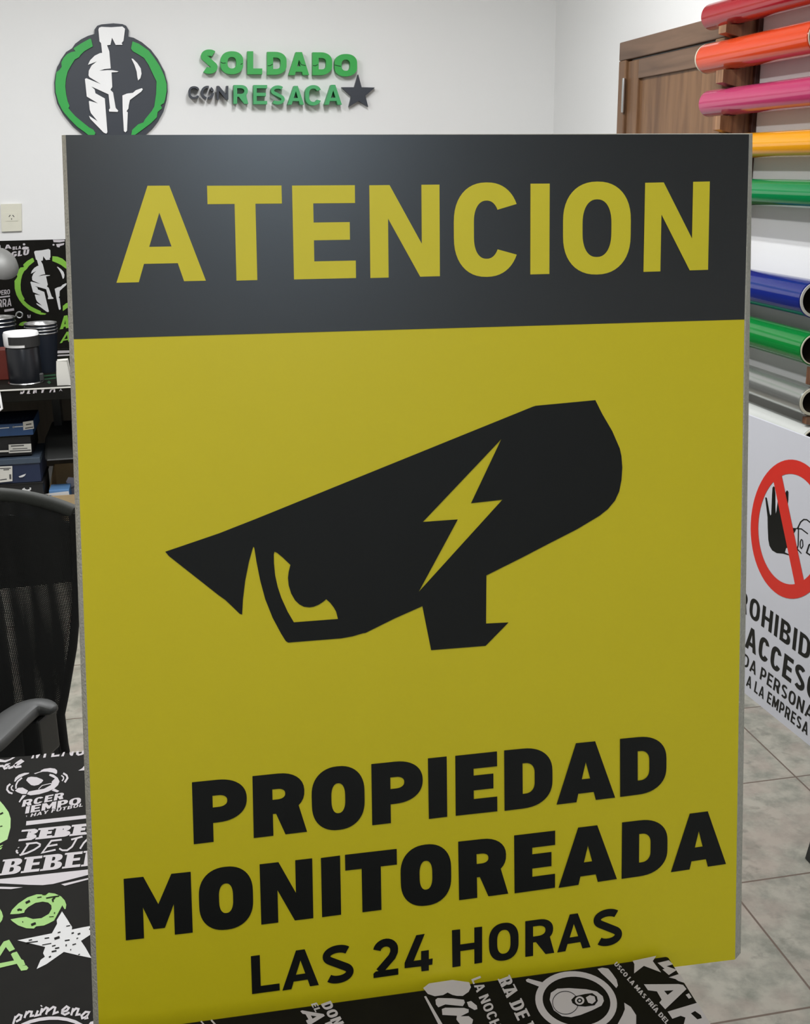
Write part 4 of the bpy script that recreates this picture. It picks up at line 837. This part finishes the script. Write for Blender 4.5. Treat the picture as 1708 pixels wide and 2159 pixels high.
t2 = thing('blue_box', 'pale blue printed box standing in the open carton', 'box', ((bx0+bx1)/2, yc+.06, .0065))
MB().box((bx0,yc+.012,.0065),(bx1,yc+.10,bz)).build('box_body', mat('sky_card', (92,134,180), .4), t2, bevel=.002)
Art().poly(fS((780,1840),(1000,1812),(1200,1790),(1225,1900),(1180,1905),(930,1870))).emit('white_panel', *SD(yc+.012), .0006, 0, M_whiteb, t2)
pb0 = at_y(140, 1006, yc+.14); pb1 = at_y(158, 1030, yc+.14)
tag(MB().prism([(139,1016),(144,1006),(155,1007),(158,1024),(150,1027)], lambda x,y: at_y(x,y,yc+.14), lambda x,y: at_y(x,y,yc+.14)+Vector((0,.05,-.05))).box((at_y(143,1020,yc+.15).x,yc+.150,.0065),(at_y(156,1020,yc+.15).x,yc+.19,at_y(150,1022,yc+.15).z)).build('white_bag', mat('lilac_paper', (196,198,222), .6), None), 'crumpled white bag sticking out of the open carton', 'bag')

# ------------------------------------------------------------------ office chair behind the table
YC = 2.10
chx = at_y(-42, 1200, YC).x
ch = thing('office_chair', 'black mesh back office chair behind the printed table on the left', 'chair', (chx, YC-.22, 0))
prof = [(163,1062),(166,1150),(165,1260),(158,1340),(141,1440),(133,1480),(140,1540),(149,1590),(152,1660)]
R_edge = [at_y(px, py, YC) for px, py in prof]
def curve_y(u): return YC-.055*u*u
def edge_at(z):
    for p, q in zip(R_edge, R_edge[1:]):
        if q.z <= z <= p.z: tt = (p.z-z)/(p.z-q.z); return p.x+(q.x-p.x)*tt-chx
    return (R_edge[0] if z > R_edge[0].z else R_edge[-1]).x-chx
ztp, zbt = R_edge[0].z, R_edge[-1].z
crown = at_y(0, 1032, YC).z-at_y(160, 1055, YC).z
MF = mesh_fabric()
def back_layer(name, dy, shrink, zt0, zb0, su, sv, rot):
    nu, nv = 24, 30; V, F_, U = [], [], []
    for j in range(nv+1):
        z = zb0+(zt0-zb0)*j/nv; hw = edge_at(min(z, ztp))*shrink
        for i in range(nu+1):
            u = -1+2*i/nu; zz_ = z+crown*(1-abs(u)**2.2)*1.0*(j/nv)**3
            x = chx+hw*u; y = curve_y(u)+dy+.006*math.sin(5*u+z*9)+.004*math.sin(11*u-z*14); V.append((x, y, zz_))
            cu, su_ = math.cos(rot), math.sin(rot); U.append(((x-chx)*su*cu+zz_*sv*su_, -(x-chx)*su*su_+zz_*sv*cu))
    for j in range(nv):
        for i in range(nu): k = j*(nu+1)+i; F_.append((k, k+1, k+nu+2, k+nu+1))
    return build(name, V, F_, MF, ch, True, U)
back_layer('backrest_mesh', 0.0, .97, ztp-.004, zbt, 1.0, 1.0, R(45))
back_layer('backrest_lining', .022, .96, ztp-.004, zbt, 1.075, .997, R(45.2))
rim = MB()
ptsR = [Vector((chx+(p.x-chx)*1.0, curve_y(1), p.z)) for p in R_edge]; ptsL = [Vector((2*chx-p.x, curve_y(1), p.z)) for p in R_edge]
topc = [Vector((chx+edge_at(ztp)*u, curve_y(u), ztp+crown*(1-abs(u)**2.2)*1.0)) for u in [1-.1*i for i in range(21)]]
def dens(P, n=3):
    o = []
    for p, q in zip(P, P[1:]): o += [p.lerp(q, i/n) for i in range(n)]
    return o+[P[-1]]
MB().tube(dens(topc, 2), .0125, 12).build('back_rim', M_rim, ch, True)
M_cloth = mat('black_cloth', (20,20,20), .9)
MB().tube(dens(ptsR, 2), [.0125]+[.008]*(2*len(ptsR)), 10).build('side_rim', M_cloth, ch, True); MB().tube(dens(ptsL, 2), [.0125]+[.008]*(2*len(ptsR)), 10).build('side_rim', M_cloth, ch, True)
zs0 = at_y(60, 1092, YC).z; V, F_ = [], []
for j in range(9):
    for i in range(25):
        u = -1+2*i/24; zb_ = at_y(60, 1250, YC).z+.035*abs(u)**2; z = zs0-.012*abs(u)**2+(zb_-zs0)*j/8
        V.append((chx+edge_at(z)*.97*u, curve_y(u)+.034, z))
for j in range(8):
    for i in range(24): k = j*25+i; F_.append((k, k+1, k+26, k+25))
so_ = build('back_support', V, F_, mat('black_cloth', (20,20,20), .9), ch, True); md = so_.modifiers.new('sol', 'SOLIDIFY'); md.thickness = .006; md.offset = 1
MB().tube([Vector((chx, YC+.062, .72)), Vector((chx, YC+.070, .55)), Vector((chx, YC+.02, .43)), Vector((chx, YC-.20, .405))], .022, 10).build('back_upright', M_blackpl, ch, True)
sm = MB(); zs = .46
poly = [(-.02+.15*math.copysign(abs(math.cos(R(a_)))**.5, math.cos(R(a_))), .22*math.copysign(abs(math.sin(R(a_)))**.5, math.sin(R(a_)))) for a_ in range(0, 360, 12)]
MB().prism(poly, lambda x, y: (chx+x, YC-.28+y, zs-.035), lambda x, y: (chx+x, YC-.28+y, zs+.025)).build('seat', M_blackpl, ch, bevel=.012)
MB().lathe([(.028,.10),(.028,.30),(.022,.30),(.022,.425)], (chx,YC-.25,0), n=20).build('gas_column', M_steel, ch, True)
MB().lathe([(.045,.085),(.045,.115),(.03,.125)], (chx,YC-.25,0), n=20).build('base_hub', M_blackpl, ch, True)
for i in range(5):
    an = R(72*i+20); dv = Vector((math.cos(an), math.sin(an), 0)); c = Vector((chx, YC-.25, 0))
    MB().tube([c+dv*.03+UPZ*.10, c+dv*.17+UPZ*.09, c+dv*.27+UPZ*.070], [.022,.018,.014], 8).build('base_leg', M_blackpl, ch, True)
    MB().lathe([(.020,-.024),(.026,-.020),(.026,.020),(.020,.024)], c+dv*.27+UPZ*.0265, Vector((-dv.y,dv.x,0)), 16).build('caster', M_grip, ch, True)
# armrests
for sgn in (1, -1):
    zA_ = .655
    if sgn == 1: path = [at_z(118,1492,zA_), at_z(95,1481,zA_), at_z(62,1484,zA_), at_z(25,1510,zA_), at_z(-12,1545,zA_), at_z(-48,1590,zA_)]
    else: path = [Vector((2*chx-p.x, p.y, p.z)) for p in path]
    wd_ = [.010,.024,.031,.034,.034,.024]
    vs, fs = [], []; n = len(path)
    sec = [(-1,-.2),(-.8,.75),(0,1),(.8,.75),(1,-.2),(.7,-1),(-.7,-1)]
    for i, p in enumerate(path):
        tdir = (path[min(i+1,n-1)]-path[max(i-1,0)]).normalized(); sd = tdir.cross(UPZ).normalized()
        for (a_, b_) in sec: vs.append(p+sd*a_*wd_[i]+UPZ*(b_*.013*(1.0 if i else .5)-.006))
    m_ = len(sec)
    for i in range(n-1):
        for k in range(m_): j = (k+1) % m_; fs.append((i*m_+k, i*m_+j, (i+1)*m_+j, (i+1)*m_+k))
    fs.append(tuple(range(m_))); fs.append(tuple((n-1)*m_+k for k in reversed(range(m_))))
    pad = recalc(build('armrest', vs, fs, M_grip, ch, True)); md = pad.modifiers.new('sub', 'SUBSURF'); md.levels = md.render_levels = 2
    pc = path[2].lerp(path[1], .45)
    sup = MB(); top = pc-UPZ*.018; sx = chx+sgn*.20
    MB().obox(top-UPZ*.075, Vector((.018*.9,-.018*.4,0)), Vector((.012,.026,0)), (0,0,.075)).build('arm_sleeve', M_blackpl, ch, bevel=.004)
    MB().tube([top-UPZ*.05, top-UPZ*.19, Vector((sx, top.y+.0, zs-.03)), Vector((sx-sgn*.05, top.y, zs-.045))], .011, 10).build('arm_support', M_chrome, ch, True)

# ------------------------------------------------------------------ vinyl rolls on their wooden rack
XC = 1.69
YK0, YK1 = 3.325, 3.372                                  # far board of the rack
ROLLS = [  # name colour, label, pixel top/bottom at column, column, far-end pixel, near-end pixel, core
 ('red', (146,22,34), 'red vinyl roll, topmost on the wall rack', 7.5, 65, 1500, 1477, None),
 ('orange', (196,64,28), 'orange vinyl roll with cream core, on the rack beside the door', 91, 154.5, 1500, 1466.5, 1699),
 ('pink', (166,54,94), 'pink vinyl roll on the wall rack below the orange one', 190, 247, 1500, 1472, None),
 ('yellow', (214,146,24), 'golden yellow vinyl roll on the rack level with the top of the warning sign', 278.7, 333, 1600, None, None),
 ('emerald', (10,118,64), 'dark emerald green vinyl roll on the rack just below the yellow one', 377, 433.6, 1600, None, None),
 ('blue', (24,38,116), 'blue vinyl roll with white core end on the rack', 570, 645, 1600, None, 1688),
 ('green', (16,120,50), 'bright green vinyl roll on the rack directly below the blue one', 671, 737, 1600, None, 1690),
 ('silver', (176,178,174), 'shiny silver vinyl roll on the rack below the bright green one', 777, 836, 1600, None, 1689),
 ('white', (196,198,194), 'pale grey vinyl roll lowest on the rack, behind the white prohibition sign', 855, 914, 1600, None, 1693)]
zs_r = []
for nm, rgb, lab, pt, pb_, colx, pfar, pnear in ROLLS:
    pm = at_x(colx, (pt+pb_)/2, XC); dist = (pm-CAM).dot(FW)
    rad = abs(at_x(colx, pt, XC).z-at_x(colx, pb_, XC).z)/2*.99
    zc_ = pm.z
    yf = 3.40
    if pfar: yf = at_x(pfar, (pt+pb_)/2+(0 if colx == 1500 else 0), XC-rad).y
    yf = max(yf, YK1+.015)
    yn = 2.766
    if pnear: yn = at_x(pnear, (pt+pb_)/2, XC-rad).y
    zs_r.append((zc_, rad))
    t = thing('vinyl_roll', lab, 'vinyl roll', (XC, (yf+yn)/2, zc_), 'vinyl rolls on the wall rack')
    mt = mat('vinyl_'+nm, rgb, .13 if nm != 'silver' else .25, metal=.0 if nm not in ('silver',) else .75, var=.02, coat=.3)
    c0 = Vector((XC, yn, zc_)); Ln = yf-yn
    MB().lathe([(rad-.003,.002),(rad,.004),(rad,Ln-.004),(rad-.003,Ln-.002)], c0, (0,1,0), 48, False).build('vinyl', mt, t, True)
    wall_t = .006 if nm not in ('blue', 'silver') else .010
    MB().lathe([(rad-wall_t,Ln*.5),(rad-wall_t,0),(rad-.0028,0),(rad-.0028,Ln),(rad-wall_t,Ln),(rad-wall_t,Ln*.5)], c0, (0,1,0), 40, False).build('core', M_core if nm != 'blue' else M_label, t, True)
    if nm == 'orange': MB().lathe([(rad-.004,Ln-.001),(rad+.0004,Ln-.001),(rad+.0004,Ln+.004),(rad-.004,Ln+.004)], c0, (0,1,0), 40, False).build('paper_rim', M_core, t, True)
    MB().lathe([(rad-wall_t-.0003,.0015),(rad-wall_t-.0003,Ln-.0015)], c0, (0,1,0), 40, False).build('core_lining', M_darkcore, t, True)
rk = thing('roll_rack', 'notched brown wooden rack on the wall holding the coloured vinyl rolls', 'rack', (X_RIGHT, 3.05, .6))
def rack_board(xf, y0, y1, nm):
    zmax = 2.35; zmin = .62; P_ = []
    for zc_, rad in sorted(zs_r, reverse=True):
        rr_ = rad+.0015; up15 = R(15)                    # slot: level floor, roof rising towards the front
        tx, tz = XC+rr_*math.sin(up15), zc_+rr_*math.cos(up15)
        P_.append((xf, tz+(tx-xf)*math.tan(up15)))
        for i in range(14): a_ = (math.pi/2-up15)+(-math.pi/2-(math.pi/2-up15))*i/13; P_.append((XC+rr_*math.cos(a_), zc_+rr_*math.sin(a_)))
        P_.append((xf, zc_-rr_))
    # drop overlapping crossings: keep the front edge strictly descending
    out = [(xf, zmax)]
    zlast = zmax
    for p in P_:
        if abs(p[0]-xf) < 1e-6:
            z = min(p[1], zlast-.002); out.append((xf, z)); zlast = z
        else: out.append(p)
    out += [(xf, zmin), (X_RIGHT-.001, zmin), (X_RIGHT-.001, zmax)]
    MB().prism(out, lambda x, z: (x, y0, z), lambda x, z: (x, y1, z)).build(nm, W_rack, rk)
rack_board(1.651, YK0, YK1, 'side_board')
rack_board(1.672, 2.748, 2.768, 'side_board')
MB().box((1.745, YK0-.018, .62), (X_RIGHT-.0008, YK0-.0005, 2.35)).build('wall_batten', wood('dark_batten', (44,20,14), (84,46,34), 'Z', 1.5), rk, bevel=.002)

# ------------------------------------------------------------------ white prohibition sign leaning on the rolls
b0, b1 = at_z(1572, 1463, 0), at_z(1708, 1573, 0)
dr = (b1-b0); dr.z = 0; dr.normalize()
xt = XC-zs_r[-1][1]-.009
Q3 = at_x(1640, 898, xt)
WN = dr.cross(Q3-b0).normalized(); WN = WN if WN.x < 0 else -WN
Wp = b0+WN*.0
def wh(x, y): return hit(x, y, Wp, WN)
top0, top1 = wh(1580, 875), wh(1708, 925)
ctr = wh(1664, 1116); half = .305
up_ = (Q3-b0); up_ = (up_-dr*up_.dot(dr)); hgt = up_.length; up_.normalize()
s0 = (ctr-b0).dot(dr)
cB = [b0+dr*(s0-half), b0+dr*(s0+half)]
ht = ((top0-b0).dot(up_)+(top1-b0).dot(up_))/2
c4_ = [cB[0], cB[1], cB[1]+up_*ht, cB[0]+up_*ht]
lift = UPZ*.0022
ws = thing('prohibition_sign', 'white sign with a red circle and crossed out hand leaning against the vinyl rolls', 'sign', (cB[0]+cB[1])/2)
recalc(build('sign_panel', [p for p in c4_]+[p-WN*.003+lift for p in c4_], [(0,1,2,3),(7,6,5,4),(0,4,5,1),(1,5,6,2),(2,6,7,3),(3,7,4,0)], M_panelw, ws))
g1_ = Crop(1560, 940, 6.169); g2_ = Crop(1550, 1230, 6.171)
# hand first, ring over it
a = Art()
a.poly(g1_((330,675),(340,668),(352,680),(372,790),(388,880),(398,908),(408,890),(412,790),(418,640),(425,545),(438,525),(452,535),(462,620),(462,800),(466,884),(476,850),(490,740),(500,640),(515,560),(535,550),(550,600),(560,800),(575,800),(590,620),(605,585),(620,580),(632,600),(630,700),(620,780),(630,900),(660,1030),(690,1068),(735,1070),(720,1110),(700,1140),(690,1210),(640,1320),(600,1330),(585,1385),(640,1410),(640,1425),(560,1402),(480,1395),(420,1360),(385,1300),(370,1220),(362,1050),(360,930)))
a.stroke(g1_((752,1070),(790,990),(830,958),(870,960),(920,1000)), 2.6); a.stroke(g1_((735,1075),(800,1080),(885,1145)), 2.4)
a.stroke(g1_((762,1060),(758,1290),(745,1340),(800,1400)), 2.2); a.stroke(g1_((800,1215),(815,1230),(820,1300),(800,1335),(785,1320),(785,1250),(800,1215)), 2)
a.stroke(g1_((960,1250),(900,1290),(868,1390),(960,1450)), 3)
a.emit('hand_symbol', Wp, WN, .0006, 0, M_black, ws)
a = Art()
def plane_ell(c, rad): 
    o = []
    for i in range(64):
        t_ = 2*math.pi*i/64; o.append(proj(c+dr*rad*math.cos(t_)+up_*rad*math.sin(t_)))
    return o
ro_ = abs((wh(1664,963)-wh(1664,1268)).dot(up_))/2*1.0; ri_ = ro_*.795
cc_ = (wh(1664,963)+wh(1664,1268))/2
a.poly(plane_ell(cc_, ro_), plane_ell(cc_, ri_))
a.poly(g1_((425,400),(535,340),(835,1760),(722,1830)))
a.emit('red_circle', Wp, WN, .0009, 0, M_red, ws)
a = Art()
a.text('PROHIBIDO', *g2_((178,432),(962,1015),(204,164)), Wp, WN, .20, .17, .16, sub=(2,7))
a.text('EL ACCESO', *g2_((126,820),(890,1432),(160,535)), Wp, WN, .21, .18, .13, sub=(2,6))
a.text('A TODA PERSONA', *g2_((318,1240),(880,1695),(344,1082)), Wp, WN, .18, .16, .16, sub=(5,10))
a.text('AJENA A LA EMPRESA', *g2_((410,1545),(938,1980),(433,1402)), Wp, WN, .19, .16, .16, sub=(8,14))
a.emit('lettering', Wp, WN, .0006, 0, M_black, ws)

# ------------------------------------------------------------------ black stool foot at the right edge
f_ = at_z(1698, 1816, 0); f2_ = at_z(1716, 1838, 0)
sc_ = Vector((f_.x+.20, f_.y-.03, 0))
t = thing('stool', 'black stool whose splayed foot shows at the right edge on the tiles', 'stool', sc_)
sc0 = Vector((1.50, f_.y-.02, 0))
def sleg(foot, head, w=.016):
    ex, ey = Vector((w,0,0)), Vector((0,w,0))
    return MB().hexa([foot-ex-ey, foot+ex-ey, foot+ex+ey, foot-ex+ey, head-ex-ey, head+ex-ey, head+ex+ey, head-ex+ey])
ft = Vector((f_.x+.020, f_.y-.006, 0))
for sx in (0, 1):
    for sy in (0, 1):
        foot = Vector((ft.x+sx*.26, ft.y-sy*.28, .0003)); head = Vector((ft.x+.055+sx*.15, ft.y-.045-sy*.19, .46))
        sleg(foot, head).build('leg', M_blackpl, t, bevel=.002)
MB().box((ft.x+.015, ft.y-.275, .4605), (ft.x+.245, ft.y-.005, .49)).build('seat', M_blackpl, t, bevel=.008)
